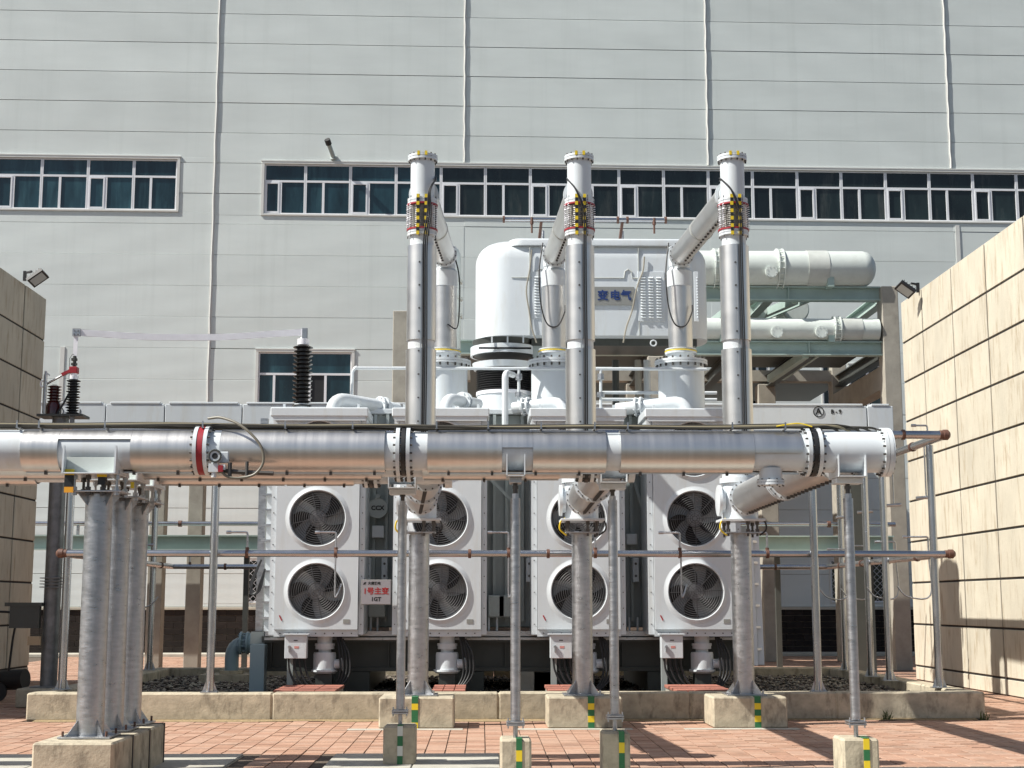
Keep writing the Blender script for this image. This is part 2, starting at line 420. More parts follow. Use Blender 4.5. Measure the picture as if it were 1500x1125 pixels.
# gravel: thousands of pebbles in one mesh
mb = MB(); rg = random.Random(3)
ico = [(0, 0, 1), (.9, 0, .35), (.28, .85, .35), (-.72, .53, .35), (-.72, -.53, .35), (.28, -.85, .35), (.0, 0, -.6)]
icf = [(0, 1, 2), (0, 2, 3), (0, 3, 4), (0, 4, 5), (0, 5, 1), (6, 2, 1), (6, 3, 2), (6, 4, 3), (6, 5, 4), (6, 1, 5)]
for i in range(15000):
    y = P['y0'] + .34 + (P['y1'] - P['y0'] - .7) * rg.random() ** 1.15; x = rg.uniform(P['x0'] + .33, P['x1'] - .33)
    s_ = rg.uniform(.03, .062); zz = .20 + rg.uniform(-.03, .035); a = rg.uniform(0, 6.28); q = rg.uniform(.6, 1); ca, sa = math.cos(a), math.sin(a)
    mb.add([(x + s_ * (vx * ca - vy * sa * q), y + s_ * (vx * sa + vy * ca * q), zz + s_ * .65 * vz) for vx, vy, vz in ico], icf, rg.choice((0, 0, 1, 2)))
M_g2 = mat('pale_gravel', (0.30, 0.27, 0.22), 0.9); M_g3 = mat('dark_gravel', (0.075, 0.068, 0.06), 0.9)
struct(mb, 'gravel', [M_gravel, M_g2, M_g3], 'stuff')

# ================================================================== factory building
BR = 0.021; BY = 47.2
bld = thing('factory_building', 'tall pale grey panel clad factory hall with ribbon windows and dark brick plinth', 'building', (0, BY, 0), rz=BR)
bup = lambda mb, name, m, par=None, kind=None, label=None: part(mb, name, m, par or bld, off=Vector((0, 0, 0)), kind=kind, label=label)
def B(px, py):
    Y = BY
    for _ in range(5):
        p = W(px, py, Y); Y = BY + math.tan(BR) * p.x
    return (p.x / math.cos(BR), p.z)
ZB = 1.53; PR = 1.045
zr = [ZB + PR * k for k in range(22)]
xv = [-25.3, -17.1, B(313, 300)[0], B(681, 120)[0], B(1035, 120)[0], B(1387, 120)[0], 24.0]
LW = (B(-141, 270)[0] - .09, B(263, 270)[0], B(200, 310)[1], B(200, 229)[1])         # left ribbon (outer trim)
RW = (B(383, 270)[0], 22.0, B(860, 321)[1], B(860, 242)[1])
W3 = (B(374, 550)[0], B(519, 550)[0], B(445, 512)[1] - 2.05, B(445, 512)[1])
W4 = (B(1092, 560)[0], B(1128, 560)[0], W3[2], W3[3] - .35)
W5 = (B(1203, 560)[0], B(1228, 560)[0], W3[2], W3[3] - .35)
W6 = (B(1243, 560)[0], B(1300, 560)[0], W3[2], W3[3] - .35)
z7 = (B(1120, 885)[1] + .02, B(1120, 818)[1])
W7 = (B(1060, 850)[0], B(1137, 850)[0], *z7)
W8 = (B(1215, 850)[0], B(1322, 850)[0], *z7)
W9 = (B(360, 850)[0], B(440, 850)[0], *z7)
HOLES = [LW, RW, W3, W4, W5, W6, W7, W8, W9]
def subtract(rect, holes):
    out = [rect]
    for hx0, hx1, hz0, hz1 in holes:
        nxt = []
        for (a, b, c, d) in out:
            if hx1 <= a or hx0 >= b or hz1 <= c or hz0 >= d: nxt.append((a, b, c, d)); continue
            if hz0 > c: nxt.append((a, b, c, hz0))
            if hz1 < d: nxt.append((a, b, hz1, d))
            c2, d2 = max(c, hz0), min(d, hz1)
            if hx0 > a: nxt.append((a, hx0, c2, d2))
            if hx1 < b: nxt.append((hx1, b, c2, d2))
        out = nxt
    return out
for i in range(len(xv) - 1):
    for k in range(len(zr) - 1):
        rects = subtract((xv[i], xv[i + 1], zr[k] + .005, zr[k + 1] - .005), HOLES)
        dy = random.uniform(-.004, .004)
        for a, b, c, d in rects:
            if b - a > .03 and d - c > .03: bup(MB().box(a, b, dy, .05, c, d, b=.006), 'wall_panel', M_wall)
# dark core behind, with holes
mb = MB()
for a, b, c, d in subtract((-26, 24.5, 0, 24), HOLES): mb.box(a, b, .052, .25, c, d)
bup(mb, 'wall_core', M_wallback)
mb = MB(); mb.box(-26, 24.5, .255, 14, 0, 24.2); bup(mb, 'roof', M_wallback)
for i, x in enumerate(xv[1:-1]):
    ztop = zr[-1]; zlo = 9.2 if i == 1 else 1.9
    segs = [(B(313, 612)[1], ztop)] if i == 1 else ([(RW[3] + .05, ztop)] if i in (2, 3, 4) else [(1.9, ztop)])
    if i == 0: segs = [(1.9, ztop)]
    for a, b in segs:
        m = MB().box(x - .05, x + .05, -.012, -.001, a, b)
        nseg = int((b - a) / 2.09) + 1
        pts = [(x + .012 * math.sin(t * 2.1), -.020, a + (b - a) * t / 24) for t in range(25)]
        m.tube(pts, .028, 8); bup(m, 'joint_strip', M_trim)
# other short joint strips
for px, y0, y1 in ((92, 508, 586), (1402, 330, 470)):
    x, z1 = B(px, y0); _, z0 = B(px, y1)
    bup(MB().box(x - .07, x + .07, -.02, -.002, z0, z1), 'joint_strip', M_trim)

def window(x0, x1, z0, z1, tr=.66, split=.4, casement=False, glass=M_glass, top=True):
    """one glazing unit; z0..z1 clear opening"""
    f = MB(); t = .045; y0, y1 = .035, .10
    f.box(x0, x1, y0, y1, z1 - t, z1); f.box(x0, x1, y0, y1, z0, z0 + t)
    f.box(x0, x0 + t, y0, y1, z0 + t, z1 - t); f.box(x1 - t, x1, y0, y1, z0 + t, z1 - t)
    zt = z0 + (z1 - z0) * tr
    panes = []
    if top:
        f.box(x0 + t, x1 - t, y0 - .002, y1, zt - .035, zt + .035)
        panes.append((x0 + t, x1 - t, zt + .035, z1 - t)); zl = zt - .035
    else: zl = z1 - t
    cuts = split if isinstance(split, (list, tuple)) else [split]
    xs = [x0 + t]
    for c in cuts:
        xm = x0 + (x1 - x0) * c
        f.box(xm - .04, xm + .04, y0 + .001, y1, z0 + t, zl); panes.append((xs[-1], xm - .04, z0 + t, zl)); xs.append(xm + .04)
    panes.append((xs[-1], x1 - t, z0 + t, zl))
    if casement:
        a, b, c, d = panes[1] if top else panes[0]
        for q in ((a, b, d - .05, d), (a, b, c, c + .05), (a, a + .05, c + .05, d - .05), (b - .05, b, c + .05, d - .05)):
            f.box(q[0], q[1], y0 - .012, y1 - .02, q[2], q[3])
    fo = bup(f, 'window', M_frame)
    for a, b, c, d in panes:
        if b - a < .03: continue
        m = MB().box(a, b, .070, .078, c, d)
        bup(m, 'pane', M_dark if (isinstance(split, list) and (a, b, c, d) == panes[3]) else glass, fo)  # black pane puts the dark gap of an open sash into colour
    return fo
def trim(rect, prot=.036, t=.09):
    x0, x1, z0, z1 = rect; m = MB()
    m.box(x0, x1, -prot, .03, z1 - t, z1, b=.008); m.box(x0, x1, -prot, .03, z0, z0 + t * .7, b=.008)
    m.box(x0, x0 + t, -prot + .003, .03, z0 + t * .7 + .001, z1 - t - .001); m.box(x1 - t, x1, -prot + .003, .03, z0 + t * .7 + .001, z1 - t - .001)
    m.box(x0 - .02, x1 + .02, -prot - .01, -.001, z1 - .012, z1 + .022)
    bup(m, 'window_trim', M_trim)
    # closed dark room behind
    bup(MB().box(x0, x1, .12, .25, z0, z1), 'window_backing', M_wallback)
def ribbon(rect, marks, parity):
    trim(rect); z0, z1 = rect[2] + .065, rect[3] - .09
    for i, (a, b) in enumerate(zip(marks[:-1], marks[1:])):
        window(a + .004, b - .004, z0, z1, casement=(i % 2 == parity), glass=(M_glass2 if b > B(655, 270)[0] else M_glass))
pm = [388, 447, 513, 580, 646, 711, 777, 842, 907, 972.5, 1038, 1103, 1168.5, 1233, 1298, 1362, 1426, 1490]
mk = [B(p, 280)[0] for p in pm]; st = mk[-1] - mk[-2]
while mk[-1] + st < RW[1] - .1: mk.append(mk[-1] + st)
mk[0] = RW[0] + .09; RWend = mk[-1]
ribbon((RW[0], RWend + .09, RW[2], RW[3]), mk, 0)
pl = [260, 195, 128, 60, -8, -74, -140]
ml = sorted([B(p, 270)[0] for p in pl]); ml[-1] = LW[1] - .09
ribbon((ml[0] - .09, LW[1], LW[2], LW[3]), ml, 0)
bup(MB().box(LW[0], ml[0] - .09, 0, .25, LW[2], LW[3]), 'wall_panel', M_wall)
bup(MB().box(RWend + .09, RW[1], 0, .25, RW[2], RW[3]), 'wall_panel', M_wall)
trim(W3); window(W3[0] + .09, W3[1] - .09, W3[2] + .065, W3[3] - .09, tr=.62, split=[.17, .55, .72], glass=M_glass)
for q in (W4, W5, W6):
    trim(q, prot=.03, t=.05); window(q[0] + .05, q[1] - .05, q[2] + .04, q[3] - .05, tr=.6, split=.5, top=False, glass=M_glass2)
def grille(q):
    trim(q, prot=.03, t=.05); window(q[0] + .05, q[1] - .05, q[2] + .04, q[3] - .05, top=False, split=.5, glass=M_glass2)
    m = MB(); x0, x1, z0, z1 = q[0] + .05, q[1] - .05, q[2] + .05, q[3] - .05; s_ = .2
    k = -20
    while k < 40:
        for sgn in (1, -1):
            xa = x0 + k * s_; pts = []
            # line x = xa + sgn*(z-z0)
            zs = []
            for zz in (z0, z1):
                xx = xa + sgn * (zz - z0)
                if x0 <= xx <= x1: zs.append((xx, zz))
            for xx in (x0, x1):
                zz = z0 + sgn * (xx - xa)
                if z0 < zz < z1: zs.append((xx, zz))
            if len(zs) >= 2:
                p, q2 = zs[0], zs[1]
                if abs(p[1] - q2[1]) > .03: m.bar((p[0], -.035 - .012 * sgn, p[1]), (q2[0], -.035 - .012 * sgn, q2[1]), .009, .009, up=(0, 1, 0))
        k += 1
    bup(m, 'diamond_grille', M_frame)
for q in (W7, W8, W9): grille(q)
# plinth: ledge, dark bricks, apron
bup(MB().box(-26, 24, -.06, .05, 1.44, 1.527, b=.01), 'plinth_ledge', M_apron)
bup(MB().box(-26, 24, .02, .052, .05, 1.44), 'plinth_mortar', M_mortar)
bl, bh = .56, .19; bm_ = MB().box(.006, bl - .006, 0, .035, .006, bh - .006, b=.004).mesh('brick', M_darkbrick)
cnt = 0; rest = MB(); cand = []
for r_ in range(7):
    z = .08 + r_ * (bh + .006); x = -26 + (bl / 2 if r_ % 2 else 0)
    while x < 23.4: cand.append((x, z)); x += bl
def seen(x): return (-15 < x < -5.6) or (8.0 < x < 12.6) or (-1.5 < x < 4)
for x, z in cand:
    if seen(x) and cnt < 290:
        o = inst(bm_, 'brick', bld, (x, -.014 + random.uniform(-.002, .002), z)); cnt += 1
    else: rest.box(x + .006, x + bl - .006, -.014, .02, z + .006, z + bh - .006)
bup(rest, 'brick_field', M_darkbrick, kind='stuff')
apr = MB().box(-26, 24, -.9, -.002, -.02, .10, b=.02); bup(apr, 'apron', M_apron)
# camera arm on the facade
x, z = B(489, 232); bx, bz = B(479, 210)
cm = thing('security_camera', 'black tipped grey camera arm sticking out of the factory wall above the window strip', 'security camera', (0, 0, 0))
pw = lambda lx, ly, lz: Vector((lx * math.cos(BR) - ly * math.sin(BR), BY + lx * math.sin(BR) + ly * math.cos(BR), lz))
a = pw(x, -.002, z); b = pw(x - .14, -.38, z + .36)
cm.location = a
part(MB().cyl(a, b, .075, n=12).cyl(a - Vector((0, -.0, 0)), a + (b - a) * .1, .12, n=12), 'arm', M_tank, cm)
part(MB().cyl(b, b + (b - a) * .35, .10, n=12), 'camera_head', M_dark, cm)

# ================================================================== fire walls
WX0 = 9.45; YN, YF, WH = 20.7, 32.0, 8.35
def fire_wall(sgn, label):
    x = WX0 if sgn > 0 else -9.72
    t = thing('fire_wall', label, 'wall', (x, YF, 0))
    xa, xb = (x + .02, x + .30) if sgn > 0 else (x - .30, x - .02)
    part(MB().box(xa, xb, YN + .02, YF - .02, 0, WH - .02), 'wall_core', M_concd, t)
    rows = [0.31 + .888 * k for k in range(10)]; rows = [0] + [r for r in rows if .2 < r < WH - .3] + [WH]
    if rows[1] < .3: pass
    ysp = [YF]; st = 1.98
    while ysp[-1] - st > YN: ysp.append(ysp[-1] - (1.5 if len(ysp) == 1 else st))
    ysp.append(YN)
    for i in range(len(ysp) - 1):
        for k in range(len(rows) - 1):
            j = .020; y0, y1 = ysp[i + 1] + .032, ysp[i] - .032
            if i == 0: y1 = YF
            z0, z1 = rows[k] + j, rows[k + 1] - j
            if k == len(rows) - 2: z1 = WH
            if y1 - y0 < .05: continue
            px0, px1 = (x + random.uniform(-.003, .003), x + .05) if sgn > 0 else (x - .05, x + random.uniform(-.003, .003))
            part(MB().box(px0, px1, y0, y1, z0, z1, b=.008), 'concrete_panel', M_concw, t)
    # end face
    part(MB().box(xa - (.0 if sgn > 0 else 0), xb, YF - .018, YF, 0, WH, b=.003), 'end_face', M_concw, t)
    part(MB().box(min(xa, xb) , max(xa, xb), YN, YN + .018, 0, WH), 'end_face', M_concw, t)
    part(MB().box(min(xa, xb), max(xa, xb), YN + .02, YF - .02, WH - .018, WH - .002), 'coping', M_concw, t)
    return t
fire_wall(-1, 'shaded brownish concrete fire wall with dark joints at the left edge of the yard')
fire_wall(1, 'sunlit cream concrete fire wall with black joints at the right edge of the yard')
def flood(p, face, label):
    t = thing('flood_lamp', label, 'floodlight', p)
    p = Vector(p)
    part(MB().box(p.x - .03, p.x + .03, p.y - .03, p.y + .03, p.z - .05, p.z + .16).bar(p + Vector((0, 0, .12)), p + Vector((face * .16, -.05, .14)), .04, .04), 'bracket', M_dark, t)
    c = p + Vector((face * .28, -.08, .02)); d = Vector((face * .55, -.35, -.75)).normalized()
    u = Vector((0, 1, 0)).cross(d).normalized(); v = d.cross(u)
    def plate(off, hw, hh, th, mtl, nm):
        m = MB(); o = c + d * off
        vs = [o + u * a * hw + v * b * hh + d * e * th for e in (0, 1) for a, b in ((-1, -1), (1, -1), (1, 1), (-1, 1))]
        m.add(vs, [(3, 2, 1, 0), (4, 5, 6, 7), (0, 1, 5, 4), (1, 2, 6, 5), (2, 3, 7, 6), (3, 0, 4, 7)]); part(m, nm, mtl, t)
    plate(0, .19, .16, .07, M_dark, 'lamp_housing'); plate(.072, .15, .12, .004, M_glasslamp, 'lamp_glass')
    for k in range(5):
        m = MB(); o = c - d * .03 + u * (-.14 + .07 * k); m.bar(o - v * .13, o + v * .13, .012, .06, up=d); part(m, 'cooling_fin', M_dark, t)
M_glasslamp = mat('lamp_glass', (0.45, 0.47, 0.47), 0.15)
q = W(30, 405, 30.5); flood((-9.68, 30.3, WZ(30, 408, 30.3)), 1, 'black floodlight on top of the shaded left fire wall')
flood((9.42, 30.6, WZ(1345, 425, 30.6)), -1, 'black floodlight clamped to the sunlit right fire wall')

# ================================================================== platform frame behind the transformer
YP, YQ = 36.5, 42.0
fr = thing('platform_frame', 'concrete columns carrying pale green steel beams and a dark slab behind the transformer', 'steel frame', (4, YP, 0))
zt = WZ(1303, 422, YP); zb1 = WZ(1200, 421, YP); zb2 = WZ(1200, 501, YP)
xr = WX(1310, 700, YP); xl = WX(587, 560, YP)
for x, y, z1, wd in ((xr, YP, zt, .42), (xl, YP, WZ(587, 458, YP), .40), (xr, YQ, zt, .42), (xl + .0, YQ, zt - .8, .40), (4.4, YP, zb2 - .42, .40), (4.4, YQ, zb2 - .3, .40), (8.3, YQ, zb2 - .3, .5)):
    part(MB().box(x - wd / 2, x + wd / 2, y - .25, y + .25, 0, z1, b=.015), 'column', M_concg, fr)
def ibeam(x0, x1, y, zt_, h, m, name='steel_beam', wd=.28, stiff=()):
    mb = MB().box(x0, x1, y - wd / 2, y + wd / 2, zt_ - .03, zt_).box(x0, x1, y - wd / 2, y + wd / 2, zt_ - h, zt_ - h + .03).box(x0, x1, y - .015, y + .015, zt_ - h + .03, zt_ - .03)
    for s_ in stiff: mb.box(s_ - .01, s_ + .01, y - wd / 2 + .01, y - .015, zt_ - h + .03, zt_ - .03)
    return part(mb, name, m, fr)
def ibeam_y(x, y0, y1, zt_, h, m, wd=.25):
    mb = MB().box(x - wd / 2, x + wd / 2, y0, y1, zt_ - .03, zt_).box(x - wd / 2, x + wd / 2, y0, y1, zt_ - h, zt_ - h + .03).box(x - .015, x + .015, y0, y1, zt_ - h + .03, zt_ - .03)
    return part(mb, 'cross_beam', m, fr)
sx = WX(1154, 430, YP); sx2 = WX(1184, 510, YP)
ibeam(4.3, xr - .21, YP, zb1, .36, M_green, stiff=(sx, sx - 3.2)); ibeam(xl + .2, xr - .21, YP, zb2, .36, M_green, stiff=(sx2, sx2 - 3.2, sx2 - 6.4, -1, 0))
ibeam(4.3, xr - .21, YQ, zb1, .32, M_green); 
for x in (4.5, 7.4, xr): ibeam_y(x, YP + .15, YQ - .15, zb1 - .031, .30, M_green)
for x in (xl, -.2, 1.8, 4.4, 6.6, 8.4, xr): ibeam_y(x, YP + .16, YQ + .6, zb2 - .034, .34, M_base)
part(MB().box(xl + .2, xr + .3, YQ - .2, YQ + .2, WZ(1150, 560, YQ), WZ(1150, 544, YQ)), 'concrete_beam', M_concg, fr)
part(MB().box(xl + .2, xr + .3, YQ + .21, 46.9, WZ(1150, 545, YQ) - .18, WZ(1150, 545, YQ)), 'added_shade_slab', M_base, fr)  # carried on to the facade; added to put the wall below in shade
part(MB().box(xr - .2, xr + .2, YP + .25, YQ - .25, zb2 - 1.2, zb2 - .6), 'concrete_beam', M_concg, fr)
part(MB().box(xl - .1, xr - .3, YP + .5, YQ - 1.6, zb2 - .03, zb2 + .05), 'platform_deck', M_base, fr)
# diagonal struts
for (ax, ay, bx, by_) in ((1165, 440, 1100, 468), (1180, 519, 1128, 555), (1085, 440, 1040, 475)):
    a = W(ax, ay, YP + .1); b = W(bx, by_, YQ - 1.5)
    part(MB().bar(a, b, .16, .2), 'brace', M_green, fr)
    part(MB().bar(a + Vector((.35, 0, 0)), b + Vector((.35, 0, 0)), .07, .09), 'brace', M_green, fr)
# horizontal vessels lying on the platform
def vessel(pxl, pxr, pyt, pyb, Y, label, dome=True, bands=(), hatch=(), clamps=()):
    c0 = W(pxr, (pyt + pyb) / 2, Y); c1 = W(pxl, (pyt + pyb) / 2, Y); r = (WZ(pxr, pyt, Y) - WZ(pxr, pyb, Y)) / 2
    zc = c0.z; t = thing('oil_vessel', label, 'vessel', (c0.x - 1, Y, zc - r)); prof = []
    L = c0.x - c1.x
    if dome:
        prof = [(0, r)] + [(L - r * .75, r)] + [(L - r * .75 + r * .75 * math.sin(a), r * math.cos(a)) for a in (.35, .7, 1.05, 1.3, 1.5)] + [(L, .001)]
    else: prof = [(0, r), (L, r)]
    part(MB().lathe((c1.x, Y, zc), (1, 0, 0), prof, 36), 'shell', M_paleg, t)
    for p0, p1 in bands:
        x0, x1 = WX(p0, pyt, Y), WX(p1, pyt, Y); part(MB().lathe((x0, Y, zc), (1, 0, 0), [(0, r + .003), (0, r + .018), (x1 - x0, r + .018), (x1 - x0, r + .003)], 36, cap=False), 'band', M_plate2, t)
    for p in clamps:
        x = WX(p, pyt, Y)
        m = MB()
        for q in (-.07, .07): m.lathe((x + q - .015, Y, zc), (1, 0, 0), [(0, r + .001), (0, r + .06), (.03, r + .06), (.03, r + .001)], 36, cap=False)
        m.bolts((x, Y, zc), (1, 0, 0), r + .035, 20, .014, .2); part(m, 'flange', M_paleg, t)
    for p in hatch:
        q = W(p, (pyt + pyb) / 2 + 3, Y - r); m = MB().cyl((q.x, Y - r - .05, q.z), (q.x, Y - r + .12, q.z), .155, n=24).bolts((q.x, Y - r - .055, q.z), (0, 1, 0), .12, 8, .012, .02); part(m, 'hatch', M_paleg, t)
    for x in (c1.x + L * .2, c1.x + L * .75):
        part(MB().prism([(Y - r * .8, zc - r - .06), (Y + r * .8, zc - r - .06), (Y + r * .8, zc - r * .5), (Y, zc - r * .97), (Y - r * .8, zc - r * .5)], 'x', x - .08, x + .08), 'saddle', M_green, t)
    return t
M_plate2 = mat('worn_band', (0.50, 0.52, 0.49), 0.4, var=.1)
vessel(1000, 1282, 369, 421, YP, 'large pale green vessel with a domed right end lying on the upper beam', bands=((1179, 1209),), hatch=(1130,), clamps=(1048, 1140))
vessel(1000, 1286, 467, 500, YP, 'thinner pale green vessel lying on the lower beam beneath the domed one', dome=False, bands=((1232, 1260),), hatch=(1138, 1203), clamps=(1224,))
for px, lb in ((1106, 'left'), (1166, 'right')):
    p = W(px, 452, YP + 2.2)
    t = thing('duct_elbow', 'pale ribbed duct crossing under the upper green beam, %s of two' % lb, 'duct', p)
    m = MB().cyl((p.x, p.y, p.z), (p.x, p.y + 3.4, p.z + .1), .34, n=24)
    part(m, 'pipe', M_paleg, t)
    m = MB()
    for k in range(6): m.ring((p.x, p.y + .1 + k * .16, p.z), (0, 1, 0), .35, .035, 24)
    part(m, 'rib', M_paleg, t)

# long white enclosure (phase bus box) with letters
YE = 34.6
ez1, ez0 = WZ(700, 596, YE), WZ(700, 640, YE)
ex0, ex1 = WX(45, 600, YE), WX(1300, 600, YE)
eb = thing('cable_enclosure', 'long white sheet metal enclosure on posts running behind the whole transformer', 'enclosure', (0, YE, ez0))
exs = [ex0, WX(163, 600, YE), WX(248, 600, YE), WX(360, 600, YE), WX(520, 600, YE), WX(680, 600, YE), WX(900, 600, YE), WX(1065, 600, YE), WX(1262, 600, YE), ex1]
for a, b in zip(exs[:-1], exs[1:]):
    part(MB().box(a + .012, b - .012, YE - .5, YE + .5, ez0, ez1 - .02, b=.01), 'panel', M_white, eb)
    part(MB().box(a + .1, b - .1, YE - .515, YE + .515, ez1 - .02, ez1 + .03, b=.01), 'lid', M_white, eb)
for x in (WX(231, 800, YE), WX(287, 800, YE), WX(620, 800, YE), WX(1000, 800, YE)):
    part(MB().box(x - .17, x + .17, YE - .2, YE + .2, 0, ez0, b=.01), 'column', M_concg, eb)
def phase_mark(px, txt):
    p = W(px, 603, YE - .503); part(MB().ring((p.x, YE - .503, p.z), (0, 1, 0), .12, .012, 24, 5), 'phase_ring', M_ink, eb)
    letters('A', .2, M_ink, eb, Vector((p.x, YE - .505, p.z)) - eb.location, bold=.006)
    letters(txt, .13, M_ink, eb, Vector((p.x + .42, YE - .505, p.z)) - eb.location, bold=.004)
phase_mark(85, 'B - 1'); phase_mark(1199, 'B - 9')
# green steel beam and back fire pipe at low level
gb = thing('green_beam', 'pale green steel beam low against the factory wall behind the pit', 'beam', (0, 33.9, 0))
zg1, zg0 = WZ(300, 784, 33.9), WZ(300, 806, 33.9)
for a, b in ((WX(30, 790, 33.9), WX(392, 790, 33.9)), (WX(1090, 790, 33.9), WX(1308, 790, 33.9))):
    part(MB().box(a, b, 33.8, 34.05, zg1 - .03, zg1).box(a, b, 33.91, 33.93, zg0 + .02, zg1 - .03).box(a, b, 33.8, 34.05, zg0, zg0 + .03), 'beam_section', M_green, gb)
    for x in (a + .8, b - .5): part(MB().box(x - .06, x + .06, 34.06, 34.18, 0, zg0 + .1), 'beam_post', M_base, gb)
zp = WZ(300, 768, 34.3)
bp = thing('fire_water_pipe', 'blue reflecting galvanised pipe above the low green beam', 'pipe', (0, 34.3, 0))
part(MB().cyl((WX(30, 768, 34.3), 34.0, zp), (WX(1306, 768, 34.3), 34.0, zp), .055, n=14), 'pipe', M_pipe, bp)
for px in (264, 1214): part(MB().cyl((WX(px, 768, 34) - .04, 34.0, zp), (WX(px, 768, 34) + .04, 34.0, zp), .075, n=14), 'coupling', M_rust, bp)
for px in (120, 392, 1100, 1290):
    x = WX(px, 768, 34.3); part(MB().box(x - .03, x + .03, 33.97, 34.03, zg1, zp - .05), 'bracket', M_galv, bp)
# right: second dark row of pipes/posts behind
for k, px in enumerate((1255,)):
    x = WX(px, 800, 33.2); single(MB().box(x - .13, x + .13, 33.1, 33.36, 0, ez0 + .1, b=.01), 'steel_post', M_base, 'dark square steel post behind the pit on the right side', 'post', (x, 33.2, 0))

# ================================================================== conservator
YC = 28.0; cx0, cx1 = -.13, 4.40; cz0, cz1 = 6.70, 8.62
co = thing('oil_conservator', 'large white rounded oil conservator with a grey lettered plate above the transformer', 'tank', (2.1, YC, cz0))
def rounded_plan(x0, x1, y0, y1, r, n=7):
    pts = []
    for cx, cy, a0 in ((x1 - r, y1 - r, 0), (x0 + r, y1 - r, 90), (x0 + r, y0 + r, 180), (x1 - r, y0 + r, 270)):
        for i in range(n + 1): a = R(a0 + 90 * i / n); pts.append((cx + r * math.cos(a), cy + r * math.sin(a)))
    return pts
def dome_body(x0, x1, y0, y1, z0, z1, r, rt, n=8, k=6):
    m = MB(); rings = [(z0, 0), (z1 - rt, 0)] + [(z1 - rt + rt * math.sin(R(90 * i / k)), rt * (1 - math.cos(R(90 * i / k)))) for i in range(1, k + 1)]
    vs = []; L = None
    for z, ins in rings:
        rr = max(r - ins, .02); pl_ = rounded_plan(x0 + ins, x1 - ins, y0 + ins, y1 - ins, rr, n); L = len(pl_); vs += [(x, y, z) for x, y in pl_]
    fs = [(j * L + i, j * L + (i + 1) % L, (j + 1) * L + (i + 1) % L, (j + 1) * L + i) for j in range(len(rings) - 1) for i in range(L)]
    fs += [tuple(range(L - 1, -1, -1)), tuple((len(rings) - 1) * L + i for i in range(L))]
    return m.add(vs, fs)
part(dome_body(cx0, cx1, YC - .75, YC + .75, cz0, cz1, .68, .42), 'shell', M_white, co)
part(dome_body(cx0 + .62, cx1 - .25, YC - .775, YC + .6, cz1 - .16, cz1 - .02, .3, .05, 5, 3), 'top_rim', M_white, co)
# seams
m = MB(); yf = YC - .756; zs = WZ(850, 407, yf)
pts = [(cx0 + .69, yf + .004, zs), (.85, yf, zs), (1.0, yf, zs), (1.03, yf, zs + .13), (1.12, yf, zs + .17), (1.2, yf, zs + .13), (1.23, yf, zs), (2.6, yf, zs)]
m.tube(pts, .012, 5); m.tube([(2.6, yf, zs), (2.72, yf, zs), (2.74, yf, zs + .13), (2.8, yf, zs + .17), (2.86, yf, zs + .13), (2.88, yf, zs), (4.0, yf, zs)], .012, 5)
part(m, 'pipe_seam', M_plate2, co)
for px in (776, 936):
    x = WX(px, 450, yf); part(MB().box(x - .008, x + .008, yf - .008, yf + .03, cz0, cz1 - .2), 'seam', M_plate2, co)
def louvre(px0, px1, py0, py1, cols):
    a = W(px0, py0, yf); b = W(px1, py1, yf); m = MB().box(a.x, b.x, yf - .012, yf + .02, b.z, a.z, b=.004); pl = part(m, 'louvre_panel', M_white, co)
    m = MB(); nz = int((a.z - b.z - .1) / .055)
    wcol = (b.x - a.x - .06) / cols
    for c_ in range(cols):
        for k in range(nz):
            z = b.z + .07 + k * .055; x0 = a.x + .05 + c_ * wcol
            m.add([(x0, yf - .013, z + .028), (x0 + wcol * .62, yf - .013, z + .028), (x0 + wcol * .62, yf - .045, z), (x0, yf - .045, z), (x0, yf - .013, z), (x0 + wcol * .62, yf - .013, z)], [(0, 1, 2, 3), (3, 2, 5, 4), (0, 3, 4), (1, 5, 2)])
    part(m, 'slat', M_white, pl, kind='stuff')
louvre(779, 797, 398, 466, 1); louvre(934, 974, 398, 471, 3); louvre(1016, 1024, 398, 471, 1)
a = W(842, 420, yf); b = W(929, 447, yf)
pl = part(MB().box(a.x, b.x, yf - .02, yf + .01, b.z, a.z, b=.003), 'sign_plate', M_plate, co)
for txt, px in (('保', 861.5), ('变', 883), ('电', 901), ('气', 917)):
    p = W(px, 433.5, yf - .025); letters(txt, .205, M_blue, co, Vector((p.x, yf - .024, p.z)) - co.location, bold=.006)
for pp in ([(779, 366), (776, 395), (771, 425), (775, 455), (779, 480), (786, 502)], [(944, 376), (942, 396), (936, 412), (931, 430), (926, 455), (918, 478), (913, 502)]):
    pts = [W(a_, b_, yf - .03) for a_, b_ in pp]; part(MB().tube(smooth_path(pts, 6), .014, 6), 'conduit', M_cablep, co)
p = W(957, 503, yf); part(MB().ring((p.x, yf - .03, p.z), (0, 1, 0), .055, .014, 16, 6), 'lifting_eye', M_white, co)
# round opening, drawn as a solid dark disc, with frame under the left end, black bellows and vessel
cxx = WX(739, 560, YC - .1); 
m = MB().lathe((cxx, YC, cz0 - .30), (0, 0, 1), [(0, .62), (0, .665), (.17, .665), (.17, .62)], 40, cap=False); part(m, 'skirt', M_white, co)
part(MB().lathe((cxx, YC, cz0 - .128), (0, 0, 1), [(0, .60), (.127, .63)], 40), 'opening_shade_disc', M_base, co)  # solid dark disc; shade inside the opening is put into its colour
for k_ in (-.25, .05, .35): part(MB().bar((cxx + k_, YC - .66, cz0 - .13), (cxx + k_, YC - .66, cz0 - .002), .03, .02, up=(0, 1, 0)), 'opening_bar', M_white, co)
m = MB().cyl((cxx, YC, cz0 - .30), (cxx, YC, cz0 - .26), .60, n=40)
for k in (-.3, 0, .3): m.box(cxx - .5, cxx + .5, YC - .66 - .01, YC - .64, cz0 - .25, cz0 - .22)
